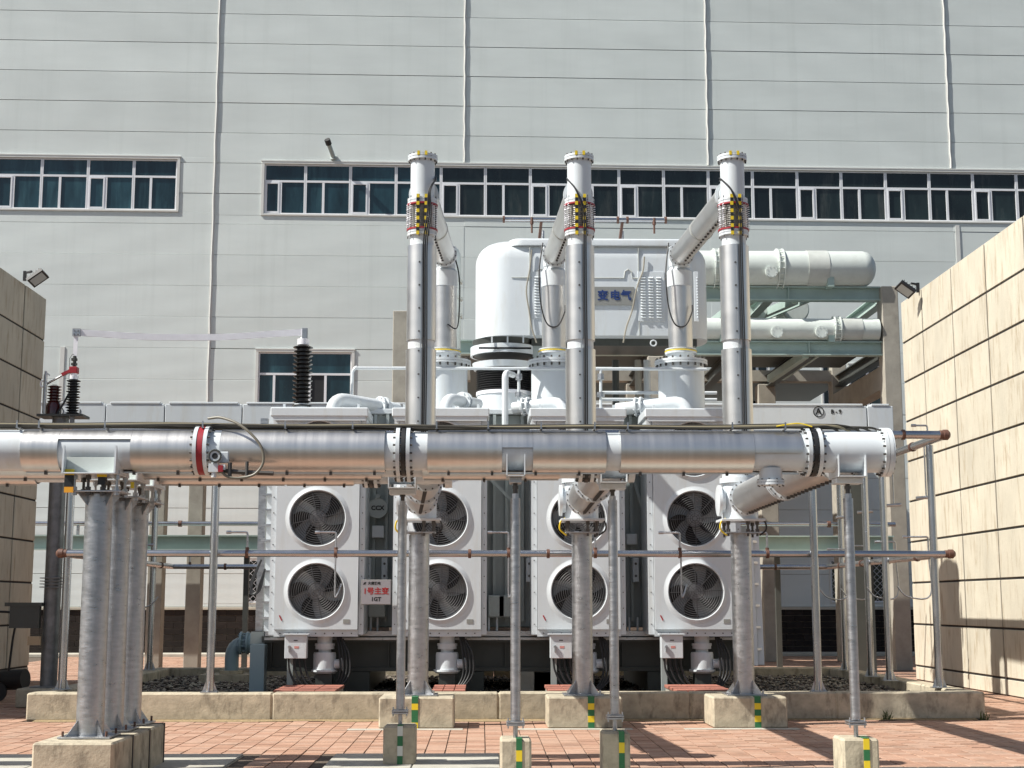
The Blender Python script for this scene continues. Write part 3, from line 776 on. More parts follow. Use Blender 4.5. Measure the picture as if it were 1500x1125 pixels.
part(m, 'base_ring', M_base, co)
bm2 = MB(); zb = WZ(739, 570, YC - .5); zt2 = WZ(739, 537, YC - .5); prof = []
k = 10
for i in range(k): prof += [(i * (zt2 - zb) / k, .52), ((i + .5) * (zt2 - zb) / k, .56)]
prof.append((zt2 - zb, .52))
bel = thing('black_bellows', 'black ribbed bellows under the left end of the white conservator', 'bellows', (cxx, YC, zb))
part(MB().lathe((cxx, YC, zb), (0, 0, 1), prof, 36), 'bellows_wall', M_dark, bel)
part(MB().lathe((cxx, YC, zb - .07), (0, 0, 1), [(0, .55), (.068, .55)], 36), 'clamp_band', M_alu, bel)
part(MB().lathe((cxx, YC, zt2 + .002), (0, 0, 1), [(0, .6), (.12, .63)], 36), 'top_collar', M_white, bel)
z0 = 4.96
st_ = thing('turret_stub', 'white cylindrical turret beneath the black bellows', 'turret', (cxx, YC, z0 - .1))
part(MB().lathe((cxx, YC, z0 - .1), (0, 0, 1), [(0, .53), (zb - .075 - z0 + .1, .53)], 36), 'shell', M_white, st_)
part(MB().lathe((cxx, YC, z0 - .1), (0, 0, 1), [(0, .62), (.06, .62)], 36), 'base_flange', M_white, st_)
# legs holding the conservator
for x in (1.1, 4.0):
    for y in (YC - .3, YC + .5): part(MB().box(x - .12, x + .12, y - .08, y + .08, 4.96, cz0), 'leg', M_tank, co)
part(MB().box(.95, 4.15, YC - .42, YC + .62, cz0 - .14, cz0 - .003), 'bearer', M_base, co)
# tall cylinder behind riser C
xc = WX(652, 450, 28.6); rz_ = (WX(675, 450, 28.6) - xc)
tc = thing('tall_cylinder', 'pale green upright cylinder with a domed top behind the left riser', 'vessel', (xc, 28.6, 4.9)); zt3 = WZ(652, 362, 28.6)
part(MB().lathe((xc, 28.6, 4.9), (0, 0, 1), [(0, rz_ + .06), (.06, rz_ + .06), (.061, rz_)] + [(zt3 - 4.9 - .25, rz_)] + [(zt3 - 4.9 - .25 + .25 * math.sin(a), rz_ * (.55 + .45 * math.cos(a))) for a in (.4, .8, 1.2, 1.57)] + [(zt3 - 4.9, .001)], 32), 'shell', M_paleg, tc)
m = MB()
for k in range(3):
    z = WZ(675, 415 + k * 25, 28.6); m.lathe((xc, 28.6, z), (0, 0, 1), [(0, rz_), (0, rz_ + .035), (.05, rz_ + .035), (.05, rz_)], 32, cap=False)
part(m, 'hoop', M_plate2, tc)

# ================================================================== transformer
TY0, TY1 = 24.5, 29.0; TX0, TX1 = -3.2, 4.35; TZ0, TZ1 = 1.25, 4.90
tf = thing('power_transformer', 'large pale green power transformer tank with three turrets on a dark steel base', 'transformer', (.4, 26.4, .4))
part(MB().box(TX0, TX1, TY0, 27.2, TZ0, TZ1 - .09, b=.02), 'tank', M_tank, tf)
part(MB().box(TX0 - .08, TX1 + .08, TY0 - .1, TY1, TZ1 - .088, TZ1, b=.01), 'cover', M_white, tf)
part(MB().box(TX0 + .3, TX1 - .3, 27.21, 28.6, TZ0 + 1, TZ1 - .09), 'rear_tank', M_tank, tf)
for px in (548, 566, 712, 724, 742, 765, 925, 940):
    x = WX(px, 820, TY0); part(MB().box(x - .025, x + .025, TY0 - .12, TY0 - .001, TZ0 + .1, TZ1 - .1), 'rib', M_tank, tf)
m = MB().box(-3.55, 4.35, 23.95, 24.65, 1.02, 1.12).box(-3.55, 4.35, 24.08, 24.12, .62, 1.02).box(-3.55, 4.35, 24.0, 24.6, .56, .62)
for k in range(9): x = -3.4 + k * .95; m.box(x - .012, x + .012, 24.01, 24.08, .62, 1.02)
part(m, 'base_frame', M_base, tf)
part(MB().box(-3.55, 4.35, 26.6, 27.0, .56, 1.12), 'base_frame', M_base, tf)
part(MB().box(-3.5, 4.3, 23.9, 23.95, 1.06, 1.10).box(-3.5, 4.3, 23.96, 24.4, 1.123, 1.2), 'rail', M_galv, tf)
for x in (-2.1, -.25, .85, 1.15, 3.0): part(MB().box(x - .3, x + .3, 24.0, 28, .03, .555, b=.01), 'plinth', M_base if x != .85 else M_concg, tf)
# items on the tank wall between the coolers
p = W(554, 745, TY0 - .2)
part(MB().cyl((p.x, TY0 - .32, p.z), (p.x, TY0 - .13, p.z), .165, n=28), 'round_cover', M_tank, tf)
part(MB().cyl((p.x, TY0 - .33, p.z + .2), (p.x, TY0 - .2, p.z + .2), .04, n=12), 'cover_lug', M_tank, tf)
letters('CCX', .10, M_ink, tf, Vector((p.x, TY0 - .325, p.z - .0)) - tf.location, bold=.004)
for px, py, s_ in ((554, 779, .1), (552, 880, .0), (925, 790, .09), (756, 790, .0)):
    if s_: q = W(px, py, TY0 - .2); part(MB().box(q.x - s_, q.x + s_, TY0 - .26, TY0 - .13, q.z - s_, q.z + s_, b=.01), 'junction_box', M_white, tf)
for px in (540, 564, 708, 775, 930):
    q = W(px, 835, TY0 - .15); m = MB().box(q.x - .05, q.x + .05, TY0 - .30, TY0 - .125, q.z - .2, q.z + .2, b=.01)
    m.bolts((q.x, TY0 - .30, q.z), (0, 1, 0), .0, 1, .02, .04); part(m, 'bracket', M_white, tf)
    part(MB().cyl((q.x, TY0 - .31, q.z + .1), (q.x, TY0 - .30, q.z + .1), .022, n=8).cyl((q.x, TY0 - .31, q.z - .1), (q.x, TY0 - .30, q.z - .1), .022, n=8), 'bolt', M_bolt, tf)
for px in (543, 553, 716, 728, 922, 934):
    q = W(px, 920, TY0 - .3); part(MB().cyl((q.x, TY0 - .3, 1.2), (q.x, TY0 - .3, 1.42), .018, n=8), 'stud', M_white, tf)
for px in (553, 727, 742):
    q = W(px, 895, TY0 - .2); part(MB().box(q.x - .14, q.x + .14, TY0 - .4, TY0 - .125, 1.42, 1.78, b=.02), 'cabinet', M_tank, tf)
# diagonal pipes on tank wall
a = W(716, 700, TY0 - .3); b = W(762, 745, TY0 - .3)
part(MB().bar(a, b, .03, .05), 'strut', M_tank, tf); part(MB().bar(W(928, 700, 24.2), W(945, 760, 24.2), .03, .05), 'strut', M_tank, tf)
# white tops of the coolers' headers / oil pipes on the cover
def oil_pipe(p0, c, p1, r=.10, fl=None):
    m = MB().tube(arc_path(p0, c, p1, .28), r, 16); o = part(m, 'oil_pipe', M_white, tf)
    d = (Vector(p1) - Vector(c)).normalized(); mid = Vector(c) + (Vector(p1) - Vector(c)) * (fl or .6)
    m = MB().lathe(mid - d * .06, d, [(0, r), (0, r + .06), (.03, r + .06), (.03, r + .005), (.09, r + .005), (.09, r + .06), (.12, r + .06), (.12, r)], 20, cap=False).bolts(mid, d, r + .035, 8, .012, .16)
    part(m, 'pipe_flange', M_white, tf)
    return o
YO = 23.9
oil_pipe((WX(487, 600, YO), YO, 4.55), W(487, 583, YO), W(582, 600, YO + .9), .115, .75)
oil_pipe((WX(652, 600, YO), YO, 4.6), W(652, 583, YO), W(700, 592, YO + 1.0), .10, .55)
oil_pipe((WX(826, 600, YO), YO, 4.6), W(830, 588, YO), W(752, 598, YO + .4), .10, .75)
oil_pipe((WX(1008, 600, YO), YO, 4.6), W(1008, 588, YO), W(903, 600, YO + .4), .11, .68)
# thin pipes above the cover
def tpipe(pts, r, m=M_white, nm='thin_pipe'): return part(MB().tube(pts, r, 10), nm, m, tf)
ZT = WZ(800, 540, 24.9)
tpipe([(WX(520, 541, 24.9), 24.9, ZT), (WX(1035, 543, 24.9), 24.9, ZT)], .028)
tpipe(arc_path((WX(520, 541, 24.9), 24.9, ZT), (WX(517, 541, 24.9), 24.9, ZT - .02), (WX(514, 600, 24.9), 24.9, 4.9), .08), .026)
tpipe(arc_path((WX(740, 604, 24.3), 24.3, 4.6), (WX(740, 545, 24.3), 24.3, WZ(740, 545, 24.3)), (WX(752, 544, 24.3), 24.6, WZ(740, 545, 24.3)), .12), .055)
for px in (760, 880): tpipe([(WX(px, 540, 24.9), 24.9, ZT), (WX(px, 600, 24.9), 24.9, 4.9)], .025)
for py in (575, 585): tpipe([(WX(880, py, 26), 26, WZ(880, py, 26)), (WX(1050, py, 26), 26, WZ(880, py, 26))], .03)
for px, m_ in ((902, M_base), (935, M_concg), (948, M_white)):
    x = WX(px, 560, 28.9); tpipe([(x, 28.9, 4.9), (x, 28.9, 6.5)], .07, m_, 'upright_pipe')
m = MB()
for px in (760, 880):
    q = W(px, 552, 24.9); m.cyl(q - Vector((0, 0, .05)), q + Vector((0, 0, .05)), .06, n=10)
    q = W(px, 578, 24.9); m.cyl(q - Vector((0, 0, .04)), q + Vector((0, 0, .04)), .07, n=10)
part(m, 'valve', M_galv, tf, kind='stuff')
for px, w_ in ((490, .25), (650, .2), (1130 - 100, .2), (975, .16)):   # boxes / lids on the cooler headers
    q = W(px, 601, 23.9)
# neutral bushing (black) on the left end
NX, NY = WX(443, 560, 24.6), 24.6
nz1 = WZ(443, 497, NY); nz0 = 4.8
nb = part(MB().lathe((NX, NY, 4.6), (0, 0, 1), [(0, .2), (.3, .2), (.301, .13), (.4, .13)], 24), 'bushing_base', M_white, tf)
prof = []; n = 17; L = nz1 - nz0 - .1
for i in range(n):
    t = i * L / n; rr = .17 if i % 2 == 0 else .155
    prof += [(t, .105), (t + L / n * .30, rr), (t + L / n * .45, rr), (t + L / n * .62, .105)]
part(MB().lathe((NX, NY, nz0), (0, 0, 1), prof, 28), 'bushing_insulator', M_porc, tf)
part(MB().lathe((NX, NY, nz1 - .1), (0, 0, 1), [(0, .09), (0, .1), (.10, .1), (.105, .05), (.13, .05), (.131, .03), (.27, .03)], 20), 'bushing_cap', M_alu, tf)
zc_ = WZ(447, 487, NY); part(MB().box(NX - .02, NX + .06, NY - .05, NY + .05, zc_ - .12, zc_ + .04), 'terminal', M_galv, tf)
# turrets and upper bushings
def turret(px, label_px=None, dy=0):
    Y = 25.3; x = WX(px, 560, Y)
    z1 = WZ(px, 530, Y); tp = part(MB().lathe((x, Y, TZ1), (0, 0, 1), [(0, .47), (.05, .47), (.051, .405), (z1 - TZ1 - .07, .405)], 40), 'turret', M_white, tf)
    m = MB().lathe((x, Y, z1 - .07), (0, 0, 1), [(0, .41), (0, .465), (.035, .465), (.035, .45), (.042, .45), (.042, .465), (.08, .465), (.08, .30)], 40)
    m2 = MB().bolts((x, Y, z1 - .035), (0, 0, 1), .435, 20, .018, .17)
    fo = part(m, 'turret_flange', M_white, tf); part(m2, 'bolt', M_bolt, fo)
    z2 = WZ(px, 512, Y); z3 = WZ(px, 421, Y)
    m = MB().lathe((x, Y, z1 + .012), (0, 0, 1), [(0, .22), (z2 - z1 - .1, .24), (z2 - z1 - .1, .28), (z2 - z1 - .05, .28), (z2 - z1 - .05, .265), (z2 - z1 - .03, .265), (z2 - z1 - .03, .28), (z2 - z1 - .013, .28)], 32)
    part(m, 'throat', M_white, tf)
    part(MB().ring((x, Y, z2 - .045), (0, 0, 1), .275, .012, 32), 'yellow_seal', M_yel, tf)
    part(MB().lathe((x, Y, z2), (0, 0, 1), [(0, .20), (0, .215), (z3 - z2, .215), (z3 - z2, .20)], 32), 'cladding', M_cladv, tf)
    z4 = WZ(px, 398, Y); z5 = WZ(px, 378, Y)
    part(MB().lathe((x, Y, z3 - .01), (0, 0, 1), [(0, .20), (.01, .225), (z4 - z3, .225), (z4 - z3 + .05, .18), (z5 - z3, .18)], 32), 'neck', M_white, tf)
    return x, Y, z5
TU = [turret(651), turret(812), turret(998)]

# ladder at the right end
ld = thing('ladder', 'white aluminium ladder leaning against the right end of the transformer', 'ladder', (WX(1104, 975, 24), 24, .4))
a0, a1 = W(1106, 975, 24.0), W(1094, 690, 24.6); b0, b1 = a0 + Vector((.02, .45, 0)), a1 + Vector((.02, .45, 0))
part(MB().bar(a0, a1, .10, .03, up=(0, 1, 0)), 'rail', M_frame, ld); part(MB().bar(a0 + Vector((.16, .3, 0)), a1 + Vector((.16, .3, 0)), .1, .03, up=(0, 1, 0)), 'rail', M_frame, ld)
for k in range(9):
    t = .08 + k * .11; p = a0.lerp(a1, t); q = p + Vector((.16, .3, 0)); part(MB().bar(p, q, .05, .04), 'rung', M_frame, ld)

# ================================================================== coolers
fan_r = .425; M_hub = mat('fan_hub', (.30, .31, .32), .5)
def grid_holed(cx, y, zs, hw, z0, z1, r, n=48):
    m = MB(); zmid = [z0] + [(a + b) / 2 for a, b in zip(zs[:-1], zs[1:])] + [z1]
    for k, zc in enumerate(zs):
        a, b = zmid[k], zmid[k + 1]; vin = []; vout = []
        corners = [math.atan2(b - zc, hw), math.atan2(b - zc, -hw), math.atan2(a - zc, -hw) + 2 * math.pi, math.atan2(a - zc, hw) + 2 * math.pi]
        angs = sorted([2 * math.pi * i / n for i in range(n)] + corners)
        for an in angs:
            c_, s_ = math.cos(an), math.sin(an); vin.append((cx + r * c_, y, zc + r * s_))
            t = 1e9
            if abs(c_) > 1e-6: t = min(t, hw / abs(c_))
            if s_ > 1e-6: t = min(t, (b - zc) / s_)
            if s_ < -1e-6: t = min(t, (zc - a) / -s_)
            vout.append((cx + t * c_, y, zc + t * s_))
        L = len(angs); m.add(vin + vout, [(i, (i + 1) % L, L + (i + 1) % L, L + i) for i in range(L)])
    return m
def guard_mesh():
    m = MB()
    for k in range(12):
        rr = .04 + k * .0345; m.ring((0, -.02 + .012 * (k / 12) ** 2, 0), (0, 1, 0), rr, .0048, 40, 4)
    m.lathe((0, -.012, 0), (0, 1, 0), [(0, .125), (0, .135), (.006, .135), (.006, .125)], 32, cap=False)
    for i in range(8):
        a = R(22.5 + 45 * i); m.bar((.03 * math.cos(a), -.027, .03 * math.sin(a)), (.435 * math.cos(a), -.012, .435 * math.sin(a)), .009, .009, up=(0, 1, 0))
    return m
def blade_mesh():
    m = MB(); nr, na = 6, 5; vs = []
    for i in range(nr + 1):
        rr = .11 + (.405 - .11) * i / nr; sweep = R(26) * (i / nr) ** 1.3; wd = R(25 + 13 * math.sin(math.pi * i / nr * .8))
        for j in range(na + 1):
            t = j / na - .5; a = sweep + t * wd; vs.append((rr * math.cos(a), .075 + .085 * t * (1.15 - .5 * i / nr), rr * math.sin(a)))
    fs = [(i * (na + 1) + j, i * (na + 1) + j + 1, (i + 1) * (na + 1) + j + 1, (i + 1) * (na + 1) + j) for i in range(nr) for j in range(na)]
    # thickness
    n0 = len(vs); vs2 = vs + [(x, y + .006, z) for x, y, z in vs]
    fs2 = fs + [tuple(reversed([i + n0 for i in f])) for f in fs]
    return m.add(vs2, fs2)
guard_me = guard_mesh().mesh('guard', M_wire); blade_me = blade_mesh().mesh('blade', M_blade)
bell_me = MB().lathe((0, 0, 0), (0, -1, 0), [(-.15, .43), (.0, .43), (.022, .437), (.028, .448), (.022, .459), (.004, .50), (0, .515)], 48, cap=False).mesh('bell_mouth', M_white)
hub_me = MB().lathe((0, 0, 0), (0, -1, 0), [(-.14, .135), (-.05, .135), (-.04, .12), (-.04, .001)], 28).mesh('hub', M_hub)
CY = 23.2
ZF = [1.832, 2.985, 4.10]
def cooler(cx, fdx, label, box, rot, cover=True):
    t = thing('cooling_unit', label, 'cooler', (cx, CY, 1.2), group='fan coolers in a row on the transformer')
    hw = .655; z0, z1 = 1.22, 4.60
    m = grid_holed(cx + fdx * 0, CY, ZF, hw, z0 + .02, z1, .43)
    m.add([(cx - hw, CY, z0 + .02), (cx - hw, CY + .16, z0 + .02), (cx - hw, CY + .16, z1), (cx - hw, CY, z1)], [(0, 1, 2, 3)])
    m.add([(cx + hw, CY, z0 + .02), (cx + hw, CY + .16, z0 + .02), (cx + hw, CY + .16, z1), (cx + hw, CY, z1)], [(3, 2, 1, 0)])
    m.add([(cx - hw, CY, z0 + .02), (cx + hw, CY, z0 + .02), (cx + hw, CY + .16, z0 + .02), (cx - hw, CY + .16, z0 + .02)], [(0, 1, 2, 3)])
    m.add([(cx - hw, CY, z1), (cx + hw, CY, z1), (cx + hw, CY + .16, z1), (cx - hw, CY + .16, z1)], [(3, 2, 1, 0)])
    part(m, 'fan_cowl', M_white, t)
    part(MB().box(cx - .645, cx + .645, CY + .20, CY + .95, z0 + .05, z1 - .03), 'radiator_core', M_fin, t)
    m = MB()
    for sx_ in (-1, 1):
        xa = cx + sx_ * .665; xb = cx + sx_ * .745; m.box(min(xa, xb), max(xa, xb), CY + .06, CY + 1.0, z0 - .05, z1)
    part(MB().box(cx - .745, cx - .662, CY + .06, CY + 1.0, z0 - .06, z1), 'side_plate', M_white, t)
    part(MB().box(cx + .662, cx + .745, CY + .06, CY + 1.0, z0 - .06, z1), 'side_plate', M_white, t)
    part(MB().box(cx - .66, cx + .66, CY + .04, CY + .98, z0 - .09, z0 + .015), 'bottom_plate', M_white, t)
    part(MB().box(cx - .78, cx + .78, CY - .075, CY + 1.02, z1 + .003, z1 + .15, b=.015).box(cx - .74, cx + .74, CY - .06, CY - .052, z1 - .06, z1 + .003), 'top_header', M_white, t)
    m = MB()
    for sx_ in (-1, 1):
        for k in range(14): z = z0 + .1 + k * .25; m.cyl((cx + sx_ * .705, CY + .05, z), (cx + sx_ * .705, CY + .062, z), .009, n=6)
    for k in range(9): x = cx - .56 + k * .14; m.cyl((x, CY + .03, z0 - .04), (x, CY + .042, z0 - .04), .011, n=6)
    part(m, 'bolt', M_bolt, t, kind='stuff')
    for fi, z in enumerate(ZF):
        base = Vector((cx + 0, CY, z)) - t.location
        f = inst(hub_me, 'fan', t, base)
        for k in range(5):
            b = inst(blade_me, 'blade', f, (0, 0, 0)); b.rotation_euler = (0, -R(rot + fi * 9 + 72 * k), 0)
        inst(bell_me, 'bell_mouth', f, (0, 0, 0)); g = inst(guard_me, 'guard', f, (0, 0, 0)); g.rotation_euler = (0, R(rot), 0)
    part(MB().box(cx + .43, cx + .53, CY - .006, CY - .001, 1.335, 1.40), 'name_plate', M_plate, t)
    part(MB().bar((cx - .57, CY - .003, 1.46), (cx - .53, CY - .003, 1.38), .018, .006, up=(0, 1, 0)), 'mark', M_redink, t)
    for sx_ in (-1, 1): part(MB().box(cx + sx_ * .6 - .02, cx + sx_ * .6 + .02, CY + .2, CY + .24, z1 + .131, z1 + .24), 'lug', M_white, t)
    # oil pump underneath
    px_ = cx + .12; py_ = CY + .30
    m = MB().lathe((px_, py_, .55), (0, 0, 1), [(0, .17), (.03, .21), (.06, .21), (.06, .18), (.30, .18), (.33, .17), (.33, .1), (.38, .1), (.38, .15), (.43, .15), (.43, .16), (.47, .16), (.47, .12), (.58, .12)], 28)
    pm_ = part(m, 'oil_pump', M_white, t)
    part(MB().cyl((px_ + .16, py_ - .05, .70), (px_ + .30, py_ - .05, .70), .075, n=18).cyl((px_ + .26, py_ - .05, .70), (px_ + .31, py_ - .05, .70), .095, n=18), 'terminal_box', M_white, pm_)
    part(MB().box(px_ - .13, px_ + .13, py_ - .1, py_ + .16, .03, .54), 'pump_leg', M_base, t)
    rr = random.Random(int(cx * 100))
    for k in range(4):
        x0 = px_ + .20 + .03 * k; part(MB().tube(smooth_path([(x0, py_ - .1, 1.15 - .02 * k), (x0 + .05 + .02 * k, py_ - .16, .85), (x0 + .06 + .02 * k, py_ - .18, .55), (x0 - .04, py_ - .2, .34), (x0 - .2, py_ - .25, .27)], 6), .018, 7), 'cable', M_dark, t)
    if box:
        bx = cx - .57 + box; by = CY - .05
        cb = part(MB().box(bx, bx + .34, by - .16, by + .02, .80, 1.16, b=.006), 'control_box', M_white, t)
        part(MB().box(bx - .03, bx + .37, by - .19, by + .03, 1.162, 1.18), 'rain_hood', M_white, cb)
        part(MB().box(bx + .065, bx + .085, by - .195, by - .161, .90, .99).cyl((bx + .075, by - .19, .98), (bx + .075, by - .161, .98), .022, n=10), 'handle', M_galv, cb)
        part(MB().box(bx + .15, bx + .22, by - .163, by - .1605, .955, .99), 'label', M_redlab, cb)
        part(MB().box(bx + .14, bx + .2, by - .163, by - .1605, 1.07, 1.085), 'label', M_ink, cb)
        for k in range(4):
            x0 = bx + .05 + k * .085
            part(MB().tube(smooth_path([(x0, by - .07, .80), (x0 + .03, by - .08, .6), (x0 + .14, by - .1, .40), (x0 + .34, by - .1, .28), (x0 + .6, by, .27)], 6), .016, 7), 'cable', M_dark, t)
        part(MB().box(bx + .02, bx + .11, by + .03, by + .1, .03, .8), 'box_leg', M_tank, t)
    return t
M_redlab = mat('red_white_label', (0.6, 0.25, 0.22), 0.5)
cooler(-2.60, 0, 'white three-fan cooler at the left end beside the numbered sign', .12, 10)
cooler(-.66, 0, 'white three-fan cooler second from left, without a control box', 0, 28)
cooler(1.545, 0, 'white three-fan cooler behind the middle riser and its post', .10, 40)
cooler(3.40, 0, 'white three-fan cooler at the right end beside the leaning ladder', -.02, 20)
# sign
Ys = 23.15; a = W(529, 849, Ys); b = W(573, 886, Ys)
sg = thing('identification_sign', 'small metal sign reading 1号主变 1GT between the two left coolers', 'sign', ((a.x + b.x) / 2, Ys, (a.z + b.z) / 2))
M_sign = mat('shaded_sign_face', (0.36, 0.34, 0.36), 0.4, .2)  # white face darkened; the shade over the sign is put into this colour
part(MB().box(a.x, b.x, Ys - .01, Ys + .01, b.z, a.z, b=.003), 'sign_frame', M_plate, sg)
part(MB().box(a.x + .012, b.x - .012, Ys - .018, Ys - .0101, b.z + .012, a.z - .012), 'face', M_sign, sg)
yy = Ys - .0195; cxs = (a.x + b.x) / 2; hh = a.z - b.z
letters('1号主变', .115, M_redink, sg, Vector((cxs, yy, b.z + hh * .53)) - sg.location, bold=.003, depth=.001)
letters('1GT', .085, M_ink, sg, Vector((cxs, yy, b.z + hh * .22)) - sg.location, bold=.003, depth=.001)
letters('大唐托电', .05, M_ink, sg, Vector((cxs - .03, yy, b.z + hh * .85)) - sg.location, bold=.002, depth=.001)
part(MB().prism([(a.x + .03, b.z + hh * .80), (a.x + .07, b.z + hh * .80), (a.x + .085, b.z + hh * .9), (a.x + .055, b.z + hh * .9)], 'y', yy, yy + .001), 'emblem', M_ink, sg)
for x in (a.x + .1, b.x - .1): part(MB().box(x - .01, x + .01, Ys + .011, Ys + .12, b.z + .05, b.z + .1), 'stay', M_base, sg)
# left end: pipes, cables
lp = thing('end_post', 'light grey upright steel post with cables on the left end of the transformer', 'post', (WX(385, 900, 24.2), 24.2, .4))
x = WX(383, 800, 24.2); part(MB().box(x - .06, x + .06, 24.15, 24.3, 1.2, 4.7), 'channel', M_galv, lp)
part(MB().box(x + .1, x + .18, 24.0, 24.15, 1.2, 4.8), 'channel', M_white, lp)
for k in range(13): part(MB().box(x + .02, x + .2, 23.95, 24.02, 1.4 + k * .25, 1.43 + k * .25), 'clip', M_galv, lp)
for k in range(4):
    q = smooth_path([(x + .05, 23.9, 2.35), (x - .05 - .02 * k, 23.85, 2.05 - .03 * k), (x - .1 + .03 * k, 23.8, 1.8), (x + .05, 23.8, 1.85 + .04 * k), (x + .12, 23.85, 2.2)], 6); part(MB().tube(q, .016, 6), 'cable', M_dark, lp)
part(MB().box(x - .11, x + .11, 24.0, 24.2, 1.0, 1.19), 'foot', M_tank, lp)
part(MB().box(x - .05, x + .18, 23.6, 23.9, .03, 1.0), 'leg', M_bluep, lp)
# blue-grey valve elbow
q = W(352, 955, 27.5); vp = thing('valve_elbow', 'blue grey flanged drain pipe elbow left of the coolers', 'pipe', (q.x, 27.5, .3))
zz = WZ(372, 942, 27.5)
part(MB().tube(arc_path((WX(340, 955, 27.5), 27.5, .42), (WX(340, 940, 27.5), 27.5, zz), (WX(366, 940, 27.5), 27.5, zz), .28), .13, 16), 'elbow', M_bluep, vp)
m = MB(); x0 = WX(352, 940, 27.5)
for dx in (0, .12): m.cyl((x0 + dx, 27.5, zz), (x0 + dx + .04, 27.5, zz), .21, n=24)
m.bolts((x0 + .08, 27.5, zz), (1, 0, 0), .17, 10, .015, .22); part(m, 'flange', M_bluep, vp)
part(MB().cyl((x0 + .16, 27.5, zz), (x0 + .6, 27.5, zz), .18, .2, n=24), 'valve_body', M_bluep, vp)
part(MB().cyl((x0 + .38, 27.5, zz + .18), (x0 + .38, 27.5, zz + .42), .03, n=8).ring((x0 + .38, 27.5, zz + .42), (0, 0, 1), .1, .015, 16, 5), 'hand_wheel', M_base, vp)
part(MB().cyl((WX(340, 955, 27.5), 27.5, .36), (WX(340, 955, 27.5), 27.5, .42), .22, n=20).box(WX(330, 955, 27.5) - .4, WX(330, 955, 27.5) + .5, 27.1, 27.9, .02, .355), 'foot', M_conc, vp)
# red pit covers
for i, (p0, p1, dsc) in enumerate(((400, 492, 'below the left control box'), (632, 682, 'at the foot of the left riser post'), (803, 876, 'at the foot of the middle riser post'), (990, 1072, 'below the right control box'))):
    y0, y1 = 21.58, 23.0; x0, x1 = WX(p0, 1005, 21.6), WX(p1, 1005, 21.6)
    t = thing('pit_cover', 'brick red cover boards ' + dsc, 'cover', ((x0 + x1) / 2, 22.3, .3), group='red covers inside the oil pit')
    n = 3
    for k in range(n):
        xa = x0 + (x1 - x0) * k / n; xb = x0 + (x1 - x0) * (k + 1) / n
        part(MB().box(xa + .005, xb - .005, y0, y1, .355, .40, b=.004), 'board', M_cover, t)
    part(MB().box(x0 + .02, x0 + .12, y0 + .02, y1 - .02, .03, .353).box(x1 - .12, x1 - .02, y0 + .02, y1 - .02, .03, .353), 'bearer', M_concg, t)

# ================================================================== three parallel bus ducts (gas insulated)
DZ = 3.10
def ramp(n, *a): return [a[i % len(a)] for i in range(n)]
def xat(px, Y): return WX(px, 650, Y)
def duct(Y, label, segs, flanges, redring=None, cuts=(), saddles=(), endcap=None, dz=0, xleft=-9.0, rp=.185, rc=.205):
    z = DZ + dz
    t = thing('bus_duct', label, 'bus duct', (0, Y, z), group='parallel bus ducts in the foreground')
    xr_ = max(s_[1] for s_ in segs)
    part(MB().lathe((xleft, Y, z), (1, 0, 0), [(0, rp), (xr_ - xleft, rp)], 40), 'pipe', M_white, t)
    for a, b, kind in segs:
        if kind == 'c':      # full cladding, cut where a window is opened
            lo = a
            for (ca, cb, ang0, ang1) in sorted(cuts):
                if ca >= a - .01 and cb <= b + .01:
                    if ca - lo > .02: part(MB().shell((lo, Y, z), (1, 0, 0), ca - lo, rc, 0, 360, n=48), 'cladding', M_clad, t)
                    part(MB().shell((ca + .002, Y, z), (1, 0, 0), cb - ca - .004, rc - .001, ang0, ang1, n=40), 'cladding', M_clad, t); lo = cb
            if b - lo > .02: part(MB().shell((lo, Y, z), (1, 0, 0), b - lo, rc, 0, 360, n=48), 'cladding', M_clad, t)
        elif kind == 'w': part(MB().shell((a, Y, z), (1, 0, 0), b - a, rc - .006, 0, 360, n=48), 'painted_sleeve', M_white, t)
    m = MB(); a = xleft
    for (fx, col) in flanges:
        mt = {'w': M_white, 'k': M_dark, 'g': M_grn2}[col]
        part(MB().lathe((fx - .018, Y, z), (1, 0, 0), [(0, rp), (0, .238), (.036, .238), (.036, rp)], 48, cap=False), 'flange', mt, t)
        if col == 'w': m.bolts((fx, Y, z), (1, 0, 0), .222, 18, .011, .085)
    if m.v: part(m, 'bolt', M_bolt, t, kind='stuff')
    if redring:
        part(MB().lathe((redring - .03, Y, z), (1, 0, 0), [(0, rp), (0, .233), (.06, .233), (.06, rp)], 48, cap=False), 'red_band', M_red, t)
    m = MB()                                    # clips under the cladding seams
    for s0, s1, kd in segs:
        if kd == 'c':
            k = s0 + .2
            while k < s1 - .1: m.box(k - .012, k + .012, Y - .03, Y + .01, z - rc - .028, z - rc + .004); k += .42
    part(m, 'clip', M_bolt, t, kind='stuff')
    # seam lip along the bottom
    for s0, s1, kd in segs:
        if kd == 'c': part(MB().box(s0 + .01, s1 - .01, Y - .004, Y + .002, z - rc - .012, z - rc + .003), 'seam_lip', M_clad, t)
    return t
M_grn2 = mat('dark_green_gasket', (0.02, 0.05, 0.035), .5)
YA, YB, YD = 14.0, 14.75, 15.5
xa = lambda p: xat(p, YA)
